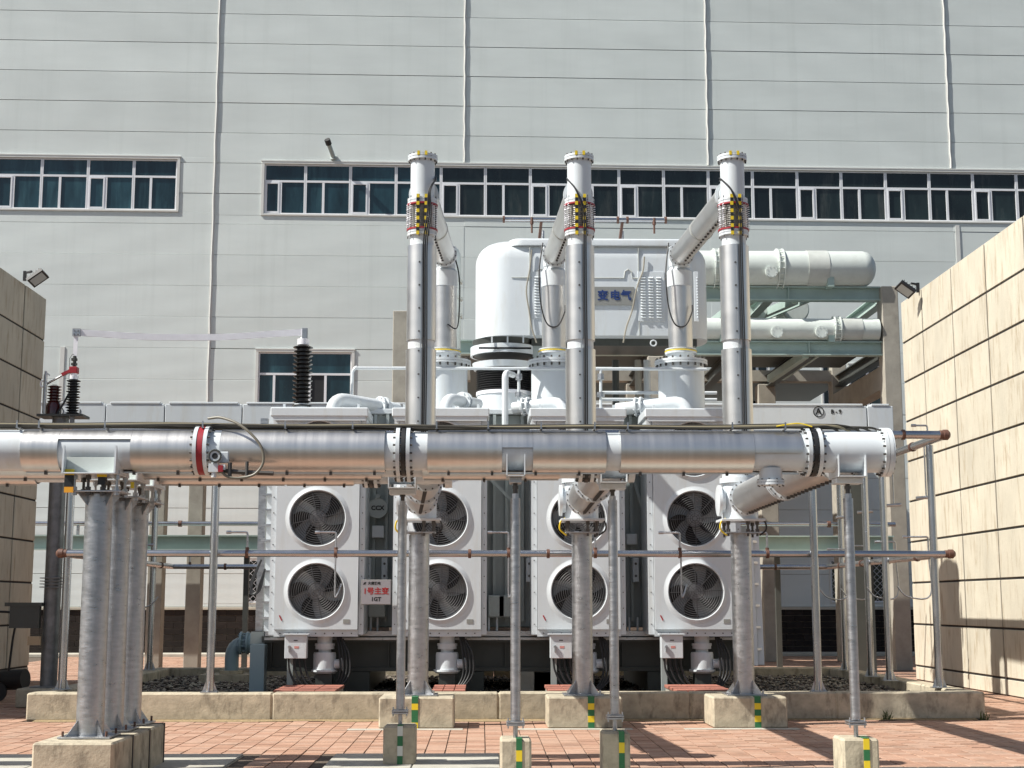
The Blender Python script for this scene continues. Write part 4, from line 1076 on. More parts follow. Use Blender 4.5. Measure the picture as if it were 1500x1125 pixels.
A = duct(YA, 'front bus duct with a red band and dark gaskets, reaching furthest right', 
    [(-9.0, xa(39), 'w'), (xa(39), xa(288), 'c'), (xa(327), xa(565), 'c'), (xa(627), xa(886), 'c'), (xa(907), xa(1170), 'c'), (xa(1183), xa(1290), 'w')],
    [(xa(291), 'w'), (xa(306), 'w'), (xa(584), 'w'), (xa(592), 'k'), (xa(599), 'w'), (xa(1180), 'w'), (xa(1188.5), 'k'), (xa(1196), 'w'), (xa(1291), 'w'), (xa(1297), 'w')],
    redring=xa(298), cuts=[(xa(93), xa(198), 27, 270), (xa(735), xa(780), 5, 250), (xa(1100), xa(1169), -8, 250)])
xb_ = lambda p: xat(p, YB)
Bd = duct(YB, 'middle bus duct, half hidden behind the front duct', [(-9.0, xb_(120), 'c'), (xb_(205), xb_(560), 'c'), (xb_(620), xb_(819), 'c')],
    [(xb_(585), 'w'), (xb_(600), 'w'), (xb_(849), 'w'), (xb_(858), 'k'), (xb_(866), 'w'), (xb_(921), 'w')], cuts=())
xc_ = lambda p: xat(p, YD)
Cd = duct(YD, 'rear bus duct, lowest strip seen beneath the other two', [(-9.0, xc_(58), 'c'), (xc_(238), xc_(420), 'c'), (xc_(420), xc_(520), 'c')],
    [(xc_(538), 'w'), (xc_(545), 'k'), (xc_(552), 'w'), (xc_(655), 'w')], cuts=())
for o_, xe, Y in ((A, xa(1299), YA), (Bd, xb_(925), YB), (Cd, xc_(660), YD)):
    part(MB().lathe((xe - .02, Y, DZ), (1, 0, 0), [(0, .18), (0, .235), (.04, .235), (.04, .15), (.06, .14)], 40), 'end_cover', M_white, o_)
# extend pipes to their end covers
part(MB().lathe((xb_(819), YB, DZ), (1, 0, 0), [(0, .197), (xb_(925) - xb_(819), .197)], 40), 'end_sleeve', M_white, Bd)
part(MB().lathe((xc_(520), YD, DZ), (1, 0, 0), [(0, .197), (xc_(660) - xc_(520), .197)], 40), 'end_sleeve', M_white, Cd)
# downward port on duct A, near its right end
px_ = xa(1127)
part(MB().lathe((px_, YA - .02, DZ - .16), (0, 0, -1), [(0, .11), (.115, .11), (.116, .135), (.135, .135), (.137, .128), (.142, .128), (.144, .135), (.165, .135)], 28), 'inspection_port', M_white, A)
part(MB().bolts((px_, YA - .02, DZ - .16 - .14), (0, 0, 1), .122, 10, .008, .07), 'bolt', M_bolt, A, kind='stuff')
M_cabg = mat('grey_conduit', (.17, .155, .12), .5)
# gauge cluster beside the red band
g = W(315, 668, YA - .26); gx, gz = g.x, g.z; gy = YA - .27
gm = part(MB().cyl((gx, gy, gz), (gx, gy + .06, gz), .062, n=28).box(gx - .05, gx + .12, gy + .06, gy + .12, gz - .06, gz + .05, b=.01), 'pressure_gauge', M_white, A)
part(MB().ring((gx, gy - .003, gz), (0, 1, 0), .056, .009, 28), 'gauge_bezel', M_base, gm)
part(MB().cyl((gx, gy - .002, gz), (gx, gy + .002, gz), .028, n=20), 'dial', M_ink, gm)
part(MB().box(gx - .06, gx + .03, gy + .01, gy + .09, gz - .15, gz - .07).cyl((gx - .01, gy + .04, gz - .2), (gx - .01, gy + .04, gz - .06), .025, n=10).box(gx + .06, gx + .10, gy, gy + .08, gz - .13, gz - .08), 'valve_block', M_white, gm)
part(MB().box(gx + .035, gx + .08, gy - .01, gy + .06, gz - .15, gz - .09), 'red_tag', M_red, gm)
part(MB().tube([(gx - .04, gy + .06, gz - .13), (gx + .30, gy + .05, gz - .15), (gx + .55, gy + .05, gz - .16)], .022, 8).cyl((gx + .14, gy + .03, gz - .2), (gx + .14, gy + .03, gz - .06), .02, n=8).cyl((gx + .3, gy + .03, gz - .2), (gx + .3, gy + .03, gz - .05), .016, n=8), 'valve_pipe', M_bolt, gm)
q = [W(*p) for p in ((305, 613, YA - .10), (325, 612, YA - .16), (354, 624, YA - .24), (380, 650, YA - .28), (386, 675, YA - .28), (374, 694, YA - .28), (352, 700, YA - .26), (333, 698, YA - .25), (322, 688, YA - .25))]
part(MB().tube(smooth_path(q, 8), .013, 8), 'conduit_loop', M_cabg, gm)
# saddles under the ducts on the three big posts
XS = -3.655
def saddle_big(duct_o, Y):
    x0, x1 = XS - .245, XS + .245
    if Y == YA: x0, x1 = xa(105), xa(182)
    zb_ = 2.865
    part(MB().box(x0, x1, Y - .3, Y + .26, zb_ - .012, zb_, b=.002), 'saddle_plate', M_white, duct_o)
    for x in (x0 + .008, x1 - .008):
        poly = [(Y - .3, zb_ + .0005), (Y - .285, DZ + .02), (Y - .262, DZ + .02), (Y - .2, DZ - .1), (Y - .09, DZ - .17), (Y + .09, DZ - .17), (Y + .2, DZ - .08), (Y + .26, zb_ + .0005)]
        part(MB().prism(poly, 'x', x - .008, x + .008), 'saddle_web', M_white, duct_o)
    part(MB().box(x0 + .02, x1 - .02, Y - .2, Y - .19, zb_ + .001, DZ - .08), 'stiffener', M_paleg, duct_o)
for o_, Y in ((A, YA), (Bd, YB), (Cd, YD)): saddle_big(o_, Y)
def big_post(Y, label, tape):
    t = thing('support_post', label, 'post', (XS, Y, .42), group='thick galvanised posts under the ducts at the left')
    x = XS; r = .128
    part(MB().lathe((x, Y, .43), (0, 0, 1), [(0, r), (2.70 - .44 - .012, r)], 36), 'shaft', M_galv, t)
    part(MB().box(x - .24, x + .24, Y - .22, Y + .22, .415, .432, b=.002), 'base_plate', M_galv, t)
    part(MB().box(x - .25, x + .25, Y - .2, Y + .2, 2.69, 2.705, b=.002), 'top_plate', M_galv, t)
    for a in (45, 135, 225, 315):
        d = Vector((math.cos(R(a)), math.sin(R(a)), 0)); e = Vector((-d.y, d.x, 0)) * .004
        for z0, z1, o1 in ((.433, .58, 0), (2.689, 2.56, 1)):
            p = Vector((x, Y, 0)) + d * (r - .005); vs = []
            for s_ in (-1, 1): vs += [p + e * s_ + Vector((0, 0, z0)), p + d * .12 + e * s_ + Vector((0, 0, z0)), p + e * s_ + Vector((0, 0, z1))]
            part(MB().add(vs, [(0, 1, 2), (5, 4, 3), (0, 3, 4, 1), (1, 4, 5, 2), (2, 5, 3, 0)]), 'gusset', M_galv, t)
    for i, (dx, dy) in enumerate(((-.2, -.16), (-.07, -.16), (.07, -.16), (.2, -.16), (-.2, .16), (0, .16), (.2, .16))):
        part(MB().cyl((x + dx, Y + dy, 2.66), (x + dx, Y + dy, 2.90), .014, n=8).cyl((x + dx, Y + dy, 2.66), (x + dx, Y + dy, 2.688), .028, n=6).cyl((x + dx, Y + dy, 2.706), (x + dx, Y + dy, 2.74), .027, n=6).cyl((x + dx, Y + dy, 2.81), (x + dx, Y + dy, 2.85), .027, n=6).cyl((x + dx, Y + dy, 2.868), (x + dx, Y + dy, 2.895), .024, n=6), 'levelling_bolt', M_bolt if i % 3 else M_galv, t)
    for dx, dy in ((-.2, -.18), (.2, -.18), (-.2, .18), (.2, .18)): part(MB().cyl((x + dx, Y + dy, .4), (x + dx, Y + dy, .48), .012, n=8), 'anchor_bolt', M_rust, t)
    if tape:
        for k, (z0, m_) in enumerate(((2.69, M_orange), (2.745, M_blk), (2.80, M_blk), (2.855, M_yel))):
            part(MB().box(x - .275, x - .19, Y - .235 - .001 * k, Y - .215, z0 - .01, z0 + .044), 'marker_tape', m_, t)
        part(MB().box(x + .02, x + .11, Y - .205, Y - .19, 2.83, 2.865), 'marker_tape', M_yel, t); part(MB().box(x + .03, x + .10, Y - .204, Y - .19, 2.755, 2.829), 'marker_tape', M_blk, t)
        part(MB().box(x + .29, x + .32, Y + .0, Y + .02, 2.74, 2.80), 'marker_tape', M_yel, t)
    return t
big_post(YA, 'foremost of the three thick galvanised posts, taped yellow and black on top', True)
big_post(YB, 'middle one of the three thick galvanised posts at the left', False)
big_post(YD, 'rearmost of the three thick galvanised posts at the left', False)
for Y0, Y1, lb in ((13.45, 14.27, 'large concrete block under the foremost thick post'), (14.30, 14.98, 'concrete block under the middle thick post'), (15.01, 15.65, 'concrete block under the rearmost thick post')):
    t = thing('concrete_block', lb, 'plinth', (XS, (Y0 + Y1) / 2, 0), group='concrete blocks under the thick posts')
    part(MB().box(-4.02, -3.30, Y0, Y1, 0, .41, b=.018), 'block', M_conc, t)
    part(MB().box(-3.299, -3.292, Y1 - .075, Y1 - .045, .0, .415).box(-3.5, -3.296, Y1 - .075, Y1 - .045, .411, .417), 'grounding_strip', M_blk, t)

# thin adjustable posts
def thin_post(px, Y, ztop_px, label, sx_, duct_o, flip=0):
    x = WX(px, 900, Y); zt_ = WZ(px, ztop_px, Y)
    t = thing('support_post', label, 'post', (x, Y, .4), group='slim adjustable posts under the ducts')
    part(MB().lathe((x, Y, .56), (0, 0, 1), [(0, .047), (zt_ - .56, .047)], 20), 'shaft', M_galv, t)
    part(MB().box(x - .085, x + .085, Y - .08, Y + .08, .535, .553, b=.002), 'foot_plate', M_galv, t)
    part(MB().box(x - .085, x + .085, Y - .08, Y + .08, .512, .530, b=.002), 'foot_plate', M_galv, t)
    part(MB().cyl((x, Y, .40), (x, Y, .511), .022, n=12), 'stub', M_galv, t)
    for dx in (-.07, .07): part(MB().cyl((x + dx, Y - .06, .49), (x + dx, Y - .06, .585), .008, n=6), 'bolt', M_galv, t)
    part(MB().cyl((x, Y, zt_), (x, Y, zt_ + .045), .036, n=6), 'nut', M_galv, t)
    part(MB().cyl((x, Y, zt_ + .045), (x, Y, 2.79), .022, n=12).cyl((x, Y, zt_ + .09), (x, Y, zt_ + .12), .033, n=6), 'screw', M_bolt, t)
    part(MB().box(x - sx_, x + sx_, Y - .10, Y + .10, 2.79, 2.845, b=.004), 'head_box', M_white if sx_ > .1 else M_galv, t)
    for s_ in (-1, 1):
        xx = x + s_ * (sx_ + .0 if sx_ > .1 else .085)
        part(MB().prism([(Y - .22, 2.846), (Y - .22, DZ - .045), (Y - .205, DZ - .045), (Y - .15, DZ - .13), (Y, DZ - .205), (Y + .15, DZ - .13), (Y + .2, 2.846)], 'x', xx - .005, xx + .005), 'cradle_web', M_white, duct_o)
    part(MB().box(x - max(sx_, .09), x + max(sx_, .09), Y - .22, Y + .2, 2.8465, 2.854), 'cradle_plate', M_white, duct_o)
    return x
x1 = thin_post(755, YA, 730, 'slim galvanised post under the front duct, in the middle of the yard', .06, A)
x2 = thin_post(1248, YA, 730, 'slim galvanised post under the right end of the front duct', .13, A)
x3 = thin_post(899, YB, 733, 'slim galvanised post under the middle duct, right of the middle riser post', .13, Bd)
x4 = thin_post(588, YD, 740, 'slim galvanised post under the rear duct, left of the left riser post', .14, Cd)
def strip(t, x, yf_, w_, ztop, ybk, m0=M_grn, m1=M_yel, n=4, seq=None):
    h = ztop / n
    for k in range(n):
        mm = (seq or [m0, m1])[k % len(seq or [m0, m1])]
        part(MB().box(x - w_ / 2, x + w_ / 2, yf_ - .008, yf_ - .001, ztop - h * (k + 1) + .001, ztop - h * k), 'grounding_strip', mm, t)
    part(MB().box(x - w_ / 2, x + w_ / 2, yf_ - .008, ybk, ztop + .001, ztop + .008), 'grounding_strip', m0, t)
def small_block(x, Y, label, hw, h, sx_, tapes, nt=4):
    t = thing('concrete_block', label, 'plinth', (x, Y, 0), group='small concrete blocks under the slim posts')
    part(MB().box(x - hw, x + hw, Y - .17, Y + .24, 0, h, b=.02), 'block', M_conc, t)
    strip(t, x + sx_, Y - .17, .055, h, Y - .01, seq=tapes, n=nt)
M_wt = mat('white_tape', (.6, .6, .55), .5)
small_block(x1, YA, 'small concrete block with green and yellow strip in the middle foreground', .145, .40, .03, [M_grn, M_yel])
small_block(x2, YA, 'small concrete block with green and yellow strip under the rightmost slim post', .17, .40, .05, [M_yel, M_grn], 4)
small_block(x3, YB, 'small concrete block with green and yellow strip right of centre', .135, .40, .05, [M_grn, M_yel, M_grn, M_grn, M_yel])
small_block(x4, YD, 'small concrete block with white and green strip left of centre', .165, .40, .01, [M_wt, M_grn, M_wt, M_grn], 4)
# cables running along the top of duct A
cg = []; M_cab2 = mat('cream_cable', (.30, .26, .17), .55)
cb = thing('cable_bundle', 'bundle of black and cream cables strapped along the top of the front duct', 'cables', (0, YA, 3.32))
xend = xa(1190); rc_ = random.Random(5)
for k in range(7):
    x0 = -9.0 + 0 * k; xe = xend + .12 * k if k < 5 else xa(330 + 800 * rc_.random()); pts = []
    ph = rc_.uniform(0, 6); yo = YA - .10 + .032 * k
    n = 60
    for i in range(n + 1):
        x = x0 + (xe - x0) * i / n
        pts.append((x, yo + .02 * math.sin(x * 1.1 + ph), 3.328 + .012 * (k % 3) + .010 * math.sin(x * .9 + ph) + .006 * math.sin(x * 3.1 + ph)))
    if k < 5: pts += smooth_path([pts[-1], (xe + .15, yo + .04, 3.34), (xe + .3, yo + .12, 3.27), (xe + .36, yo + .22, 3.12)], 5)[1:]
    part(MB().tube(pts, .011, 6), 'cable', M_cab2 if k in (1,) else M_cable, cb)
for px in (30, 62, 158, 300, 420, 518, 640, 715, 792, 870, 918, 1070, 1147):
    x = xa(px); part(MB().box(x - .01, x + .01, YA - .14, YA + .14, 3.305, 3.312).box(x - .007, x + .007, YA - .14, YA - .13, 3.31, 3.375), 'strap', M_galv, cb)
part(MB().tube(smooth_path([(xa(1135), YA - .1, 3.34), (xa(1165), YA - .13, 3.365), (xa(1185), YA - .16, 3.33)], 6), .006, 6), 'yellow_wire', M_yel, cb)

# ================================================================== risers
YR = 20.2
def riser(pxt, pxb, label, turr, Yd, xd, tapeoff=0):
    xt = WX(pxt, 240, YR); xb2 = WX(pxb, 735, YR); x = (xt + xb2) / 2
    zt_ = WZ(pxt, 230, YR); zj = 3.06
    t = thing('riser', label, 'bus riser', (x, YR, 2.7), group='tall upright bus risers')
    Z = lambda py: WZ(pxt, py, YR)
    v = Vector((x, YR, 0)); up = (0, 0, 1)
    part(MB().lathe((x, YR, Z(292)), up, [(0, .172), (zt_ - Z(292) - .06, .172)], 40), 'upper_pipe', M_white, t)
    f = part(MB().lathe((x, YR, zt_ - .07), up, [(0, .17), (0, .212), (.035, .212), (.036, .2), (.042, .2), (.043, .212), (.075, .212), (.078, .19), (.085, .001)], 40), 'top_flange', M_white, t)
    part(MB().bolts((x, YR, zt_ - .035), up, .196, 14, .013, .12), 'bolt', M_bolt, f, kind='stuff')
    for a in (-105, -75):
        d = Vector((math.cos(R(a)) * .21, math.sin(R(a)) * .21, 0))
        part(MB().bar(v + d + Vector((0, 0, zt_ - .03)), v + d + Vector((0, 0, zt_ + .03)), .035, .02, up=(0, 1, 0)), 'marker_tape', M_yel, f)
    # expansion joint
    z0, z1 = Z(347), Z(293)
    m = MB(); prof = []; k = 13; L = z1 - z0 - .16
    for i in range(k): prof += [(i * L / k, .155), ((i + .5) * L / k, .19)]
    prof.append((L, .155)); ej = part(m.lathe((x, YR, z0 + .08), up, prof, 36), 'expansion_joint', M_cladv, t)
    for zz, dz_ in ((z0, 1), (z1 - .075, -1)):
        part(MB().lathe((x, YR, zz), up, [(0, .17), (0, .212), (.03, .212), (.031, .205), (.04, .205), (.041, .212), (.075, .212), (.075, .15)], 40), 'joint_flange', M_white, ej)
    part(MB().lathe((x, YR, z0 + .076), up, [(0, .17), (0, .222), (.022, .222), (.022, .17)], 36, cap=False), 'red_band', M_red, ej)
    part(MB().lathe((x, YR, z1 - .10), up, [(0, .17), (0, .222), (.022, .222), (.022, .17)], 36, cap=False), 'red_band', M_red, ej)
    for a in range(20, 360, 40):
        d = Vector((math.cos(R(a)) * .205, math.sin(R(a)) * .205, 0))
        part(MB().cyl(v + d + Vector((0, 0, z0 - .03)), v + d + Vector((0, 0, z1 + .03)), .008, n=6), 'tie_rod', M_bolt, ej)
    m = MB()
    for a in (200, 222, 318, 340, 300):                   # springs
        d = Vector((math.cos(R(a)) * .213, math.sin(R(a)) * .213, 0)); pts = []
        for i in range(0, 91): pts.append(v + d + Vector((.02 * math.cos(i * .75), .02 * math.sin(i * .75), z0 + .10 + (z1 - z0 - .2) * i / 90)))
        m.tube(pts, .0055, 4)
    part(m, 'spring', M_alu, ej, kind='stuff')
    for off in (-.055, .06):
        d = Vector((off + tapeoff, -math.sqrt(.228 ** 2 - (off + tapeoff) ** 2), 0)); n = 11; h = (z1 - z0 + .05) / n
        for k in range(n):
            a = v + d + Vector((0, 0, z0 - .02 + k * h)); part(MB().bar(a, a + Vector((0, 0, h - .001)), .042, .008, up=(0, 1, 0)), 'marker_tape', (M_yel, M_blk)[k % 2], ej)
    # shaft
    zs = [Z(362), Z(500), Z(513)]
    part(MB().lathe((x, YR, zs[0] - .01), up, [(0, .172), (z0 - zs[0] + .012, .172)], 40), 'neck', M_white, t)
    part(MB().lathe((x, YR, zs[1]), up, [(0, .19), (0, .208), (zs[0] - zs[1], .208), (zs[0] - zs[1], .18)], 44), 'cladding', M_cladv, t)
    part(MB().lathe((x, YR, zs[2]), up, [(0, .186), (zs[1] - zs[2], .186)], 40), 'neck', M_white, t)
    part(MB().lathe((x, YR, 3.62), up, [(0, .19), (0, .213), (zs[2] - 3.62, .213), (zs[2] - 3.62, .18)], 44), 'cladding', M_cladv, t)
    for za, zb_ in ((3.7, zs[2]), (zs[1], zs[0])):
        m = MB(); zz = za + .1
        while zz < zb_ - .05:
            for dx in (.0,): m.box(x + dx - .035, x + dx - .012, YR - .226, YR - .2, zz, zz + .018)
            zz += .33
        part(m, 'clip', M_bolt, t, kind='stuff')
    for dx in (.0,): part(MB().box(x + dx - .006, x + dx + .006, YR - .218, YR - .2, 3.64, zs[0]), 'seam_lip', M_cladv, t)
    # junction housing at the level of the ducts
    part(MB().lathe((x, YR, 2.80), up, [(0, .235), (.84, .235)], 40), 'junction_housing', M_white, t)
    part(MB().lathe((x, YR, 3.30), up, [(.0, .236), (.0, .275), (.07, .275), (.07, .236)], 40, cap=False), 'housing_flange', M_white, t)
    part(MB().box(x - .30, x + .30, YR - .27, YR + .27, 2.765, 2.80, b=.004), 'base_plate', M_white, t)
    sd = -1 if xb2 < 3 else -1
    part(MB().lathe((x - .22, YR, zj), (-1, 0, 0), [(0, .17), (.05, .17), (.05, .215), (.09, .215), (.09, .17), (.11, .001)], 32), 'side_cover', M_white, t)
    for k in range(6): pass
    # horizontal link from the duct
    a = Vector((xd, Yd, DZ)); b = Vector((x, YR, zj)); d = (b - a); L = d.length; d.normalize()
    lk = part(MB().lathe(a, d, [(.15, .178), (L - .15, .178)], 40), 'link_pipe', M_white, t)
    for (s0, s1) in ((.45, L * .48 - .12), (L * .48 + .12, L - .62)):
        part(MB().lathe(a + d * s0, d, [(0, .18), (0, .205), (s1 - s0, .205), (s1 - s0, .18)], 44, cap=False), 'cladding', M_clad, lk)
    for s0 in (.40, L * .48 - .06, L * .48 + .04, L - .56):
        part(MB().lathe(a + d * s0, d, [(0, .178), (0, .238), (.03, .238), (.03, .178)], 40, cap=False), 'flange', M_white, lk)
        part(MB().bolts(a + d * (s0 + .015), d, .222, 18, .010, .06), 'bolt', M_bolt, lk, kind='stuff')
    m = MB()
    for k in range(26):
        s0 = .5 + k * (L - 1.1) / 26; m.box(*(lambda c: (c.x - .02, c.x + .02, c.y - .012, c.y + .012, c.z - .235, c.z - .2))(a + d * s0))
    part(m, 'clip', M_bolt, lk, kind='stuff')
    # inclined top link to the turret
    tx, ty, tz = turr; a = Vector((x, YR, Z(285) + .05)); b = Vector((tx, ty, tz + .02)); d = b - a; L = d.length; d.normalize()
    lk = part(MB().lathe(a, d, [(.1, .165), (L, .165)], 40), 'top_link', M_white, t)
    part(MB().lathe(a + d * .2, d, [(0, .17), (0, .215), (.05, .215), (.05, .17)], 36, cap=False), 'flange', M_white, lk)
    for (s0, s1) in ((.42, L * .52 - .03), (L * .52 + .03, L - .35)):
        part(MB().lathe(a + d * s0, d, [(0, .17), (0, .19), (s1 - s0, .19), (s1 - s0, .17)], 40, cap=False), 'cladding', M_clad, lk)
    part(MB().lathe(a + d * (L * .52 - .03), d, [(0, .17), (0, .198), (.06, .198), (.06, .17)], 36, cap=False), 'band', M_plate2, lk)
    for s0 in (L - .33, L - .27):
        part(MB().lathe(a + d * s0, d, [(0, .16), (0, .225), (.035, .225), (.035, .16)], 36, cap=False), 'flange', M_white, lk)
    part(MB().bolts(a + d * (L - .28), d, .208, 16, .010, .13), 'bolt', M_bolt, lk, kind='stuff')
    m = MB()
    for k in range(18):
        c = a + d * (.5 + k * (L - 1) / 18); m.box(c.x - .018, c.x + .018, c.y - .012, c.y + .012, c.z - .215, c.z - .186)
    part(m, 'clip', M_bolt, lk, kind='stuff')
    # elbow head over the turret
    part(MB().lathe((tx, ty, tz - .17), up, [(0, .19), (.14, .19), (.28, .185), (.36, .14), (.39, .001)], 32), 'elbow_head', M_white, t)
    part(MB().lathe((tx, ty, tz + .16), up, [(0, .15), (.0, .2), (.03, .2), (.03, .15)], 32), 'elbow_flange', M_white, t)
    # black hoses
    rr = random.Random(int(pxt)); hy = YR - .25
    for k in range(3 if pxt < 700 else 2):
        ox = .0 + .026 * k + (.03 if pxt < 700 else .045)
        sx_ = .19 if pxt < 700 else -.17
        pts = smooth_path([(x + sx_, YR + .1, Z(262) + .04 * k), (x + sx_ * .95, YR - .12, Z(268)), (x + sx_ * .45 + ox * .4, hy, Z(287)), (x + ox + (.05 if pxt < 700 else 0), hy, Z(320)), (x + ox, hy + .005, Z(360)), (x + ox, hy, Z(430)), (x + ox + .005, hy, Z(520)), (x + ox, hy, 3.9), (x + ox, hy + .01, 3.4)], 7)
        part(MB().tube(pts, .0105, 7), 'hose', M_dark, t)
    # loops of cable on the upper bushing
    q = smooth_path([(tx - .2, ty - .1, tz + .25), (tx - .27, ty - .22, tz - .3), (tx - .24, ty - .24, tz - .9), (tx - .13, ty - .26, tz - 1.25), (tx + .05, ty - .27, tz - 1.28), (tx + .17, ty - .26, tz - 1.05), (tx + .19, ty - .2, tz - .9)], 8)
    if pxt < 700: q = smooth_path([(tx + .1, ty - .2, tz + .2), (tx + .24, ty - .2, tz - .3), (tx + .26, ty - .22, tz - .8), (tx + .22, ty - .24, tz - 1.3), (tx + .05, ty - .26, tz - 1.25)], 8)
    part(MB().tube(q, .013, 7), 'cable', M_dark, t)
    return x
RX = []
RX.append(riser(622, 612, 'left riser with black hoses, nearest the black insulator', TU[0], YD, xc_(625)))
RX.append(riser(851, 849, 'middle riser in front of the grey lettered plate', TU[1], YB, xb_(893)))
RX.append(riser(1073, 1083, 'right riser, furthest from the black insulator', TU[2], YA, xa(1240)))
def riser_post(x, px, label, blk_label, stripseq, sx_):
    t = thing('riser_post', label, 'post', (x, YR, .42), group='galvanised posts under the risers')
    r = .142; zt_ = 2.60
    part(MB().lathe((x, YR, .433), (0, 0, 1), [(0, r), (zt_ - .434, r)], 36), 'shaft', M_galv, t)
    part(MB().box(x - .27, x + .27, YR - .25, YR + .25, .412, .432, b=.003), 'base_plate', M_galv, t)
    part(MB().box(x - .23, x + .23, YR - .21, YR + .21, zt_, zt_ + .02, b=.003), 'top_plate', M_galv, t)
    for a in (45, 135, 225, 315):
        d = Vector((math.cos(R(a)), math.sin(R(a)), 0)); e = Vector((-d.y, d.x, 0)) * .005; p = Vector((x, YR, 0)) + d * (r - .005); vs = []
        for s_ in (-1, 1): vs += [p + e * s_ + Vector((0, 0, .433)), p + d * .16 + e * s_ + Vector((0, 0, .433)), p + e * s_ + Vector((0, 0, .62))]
        part(MB().add(vs, [(0, 1, 2), (5, 4, 3), (0, 3, 4, 1), (1, 4, 5, 2), (2, 5, 3, 0)]), 'gusset', M_galv, t)
    for dx, dy in ((-.2, -.18), (.2, -.18), (-.2, .18), (.2, .18), (0.07, -.19)):
        part(MB().cyl((x + dx, YR + dy, zt_ - .04), (x + dx, YR + dy, 2.765), .017, n=8).cyl((x + dx, YR + dy, zt_ + .021), (x + dx, YR + dy, zt_ + .06), .03, n=6).cyl((x + dx, YR + dy, 2.72), (x + dx, YR + dy, 2.764), .03, n=6), 'levelling_bolt', M_bolt, t)
    for dx in (-.3, .3):
        part(MB().tube(smooth_path([(x + dx * .75, YR - .2, zt_ - .03), (x + dx * 1.05, YR - .22, zt_ + .05), (x + dx * 1.0, YR - .22, 2.76), (x + dx * .8, YR - .22, 2.8)], 5), .012, 6), 'earth_lead', M_dark if dx > 0 else M_yel, t)
    for dx, dy in ((-.22, -.2), (.22, -.2)): part(MB().cyl((x + dx, YR + dy, .40), (x + dx, YR + dy, .49), .013, n=8), 'anchor_bolt', M_galv, t)
    b = thing('concrete_block', blk_label, 'plinth', (x, YR, 0), group='concrete blocks under the riser posts')
    part(MB().box(x - .50, x + .50, YR - .42, YR + .46, 0, .41, b=.02), 'block', M_conc, b)
    strip(b, x + sx_, YR - .42, .085, .41, YR - .2, seq=stripseq, n=5)
    part(MB().box(x - .9, x + .62, YR - .62, YR - .425, -.004, .006, b=0.001), 'mortar_pad', M_slab, b)
riser_post(RX[0], 612, 'galvanised post carrying the left riser, with a green strip on its block', 'concrete block under the left riser post, against the kerb', [M_grn, M_yel, M_grn], -.02)
riser_post(RX[1], 849, 'galvanised post carrying the middle riser', 'concrete block under the middle riser post, against the kerb', [M_grn, M_yel], .08)
riser_post(RX[2], 1085, 'galvanised post carrying the right riser', 'concrete block under the right riser post, against the kerb', [M_grn, M_yel], .10)

# ================================================================== fire sprinkler rings and their posts
YSF, YSB = 21.5, 29.3; XSL, XSR = -6.15, 6.95
def coupling(t, p, d, r=.075): part(MB().cyl(Vector(p) - Vector(d) * .022, Vector(p) + Vector(d) * .022, r - .004, n=16), 'coupling', M_rust, t)
def ring(z, label, rp_, front=True, nozz=()):
    t = thing('sprinkler_ring', label, 'fire pipe', (0, YSF, z), group='galvanised fire sprinkler rings')
    L = [((XSL, YSF, z), (XSR, YSF, z)), ((XSL, YSB, z), (XSR, YSB, z)), ((XSL, YSF + .1, z), (XSL, YSB, z)), ((XSR, YSF + .1, z), (XSR, YSB, z))]
    for a, b in L: part(MB().cyl(a, b, rp_, n=16), 'pipe', M_pipe, t)
    for x in (XSL, XSR):
        s_ = 1 if x > 0 else -1
        part(MB().lathe((x - s_ * .1, YSF, z), (s_, 0, 0), [(0, rp_ + .006), (.05, rp_ + .006), (.055, rp_ + .018), (.12, rp_ + .018), (.155, rp_ * .7), (.165, .001)], 18), 'end_coupling', M_rust, t)
    for x in nozz[0]: coupling(t, (x, YSF, z), (1, 0, 0), rp_ + .02)
    for y in (23.2, 24.9, 26.6, 28.2): coupling(t, (XSR, y, z), (0, 1, 0), rp_ + .018); coupling(t, (XSL, y, z), (0, 1, 0), rp_ + .018)
    for x in (WX(330, 830, YSB), -2.3, 4.9, 5.9): coupling(t, (x, YSB, z), (1, 0, 0), rp_ + .018)
    return t
zlo, zhi = WZ(740, 811, YSF), WZ(1385, 637, YSF)
X_ = lambda p: WX(p, 811, YSF)
lowr = ring(zlo, 'lower galvanised sprinkler ring crossing in front of the fans', .05, nozz=([X_(362), X_(492), X_(688), X_(745), X_(803), X_(872), X_(996), X_(1124)],))
upr = ring(zhi, 'upper galvanised sprinkler ring, its corner showing right of the front duct', .062, nozz=([X_(1330)],))
# nozzle arms
def arm(t, x, y, z, up=.33, reach=-.24, axis='x', down=0, m_=None):
    s_ = 1 if reach > 0 else -1
    e = Vector((reach, 0, 0)) if axis == 'x' else Vector((0, reach, 0))
    p0 = Vector((x, y, z)); c = p0 + Vector((0, 0, up)); p1 = c + e
    o = part(MB().tube(arc_path(p0, c, p1, .035), .015, 8), 'nozzle_arm', m_ or M_galv, t)
    part(MB().cyl(p1 - e.normalized() * .02, p1 + e.normalized() * .05, .024, n=10), 'nozzle', M_galv, o)
    part(MB().cyl(p0 + Vector((0, 0, .045)), p0 + Vector((0, 0, .09)), .028, n=10), 'fitting', M_rust, o)
def drop(t, x, y, z, dn=.65, kick=(.06, .1)):
    part(MB().tube(smooth_path([(x, y, z), (x, y, z - dn), (x + kick[0], y, z - dn - .02), (x + kick[0] + kick[1], y + .05, z - dn + .14)], 5), .013, 8), 'drop_arm', M_galv, t)
for px in (362, 492, 745, 872, 996, 1124): arm(lowr, X_(px), YSF - .0, zlo, up=.31, reach=-.26)
for px in (492, 745, 997): drop(lowr, X_(px), YSF - .03, zlo, .58, (.03, .06))
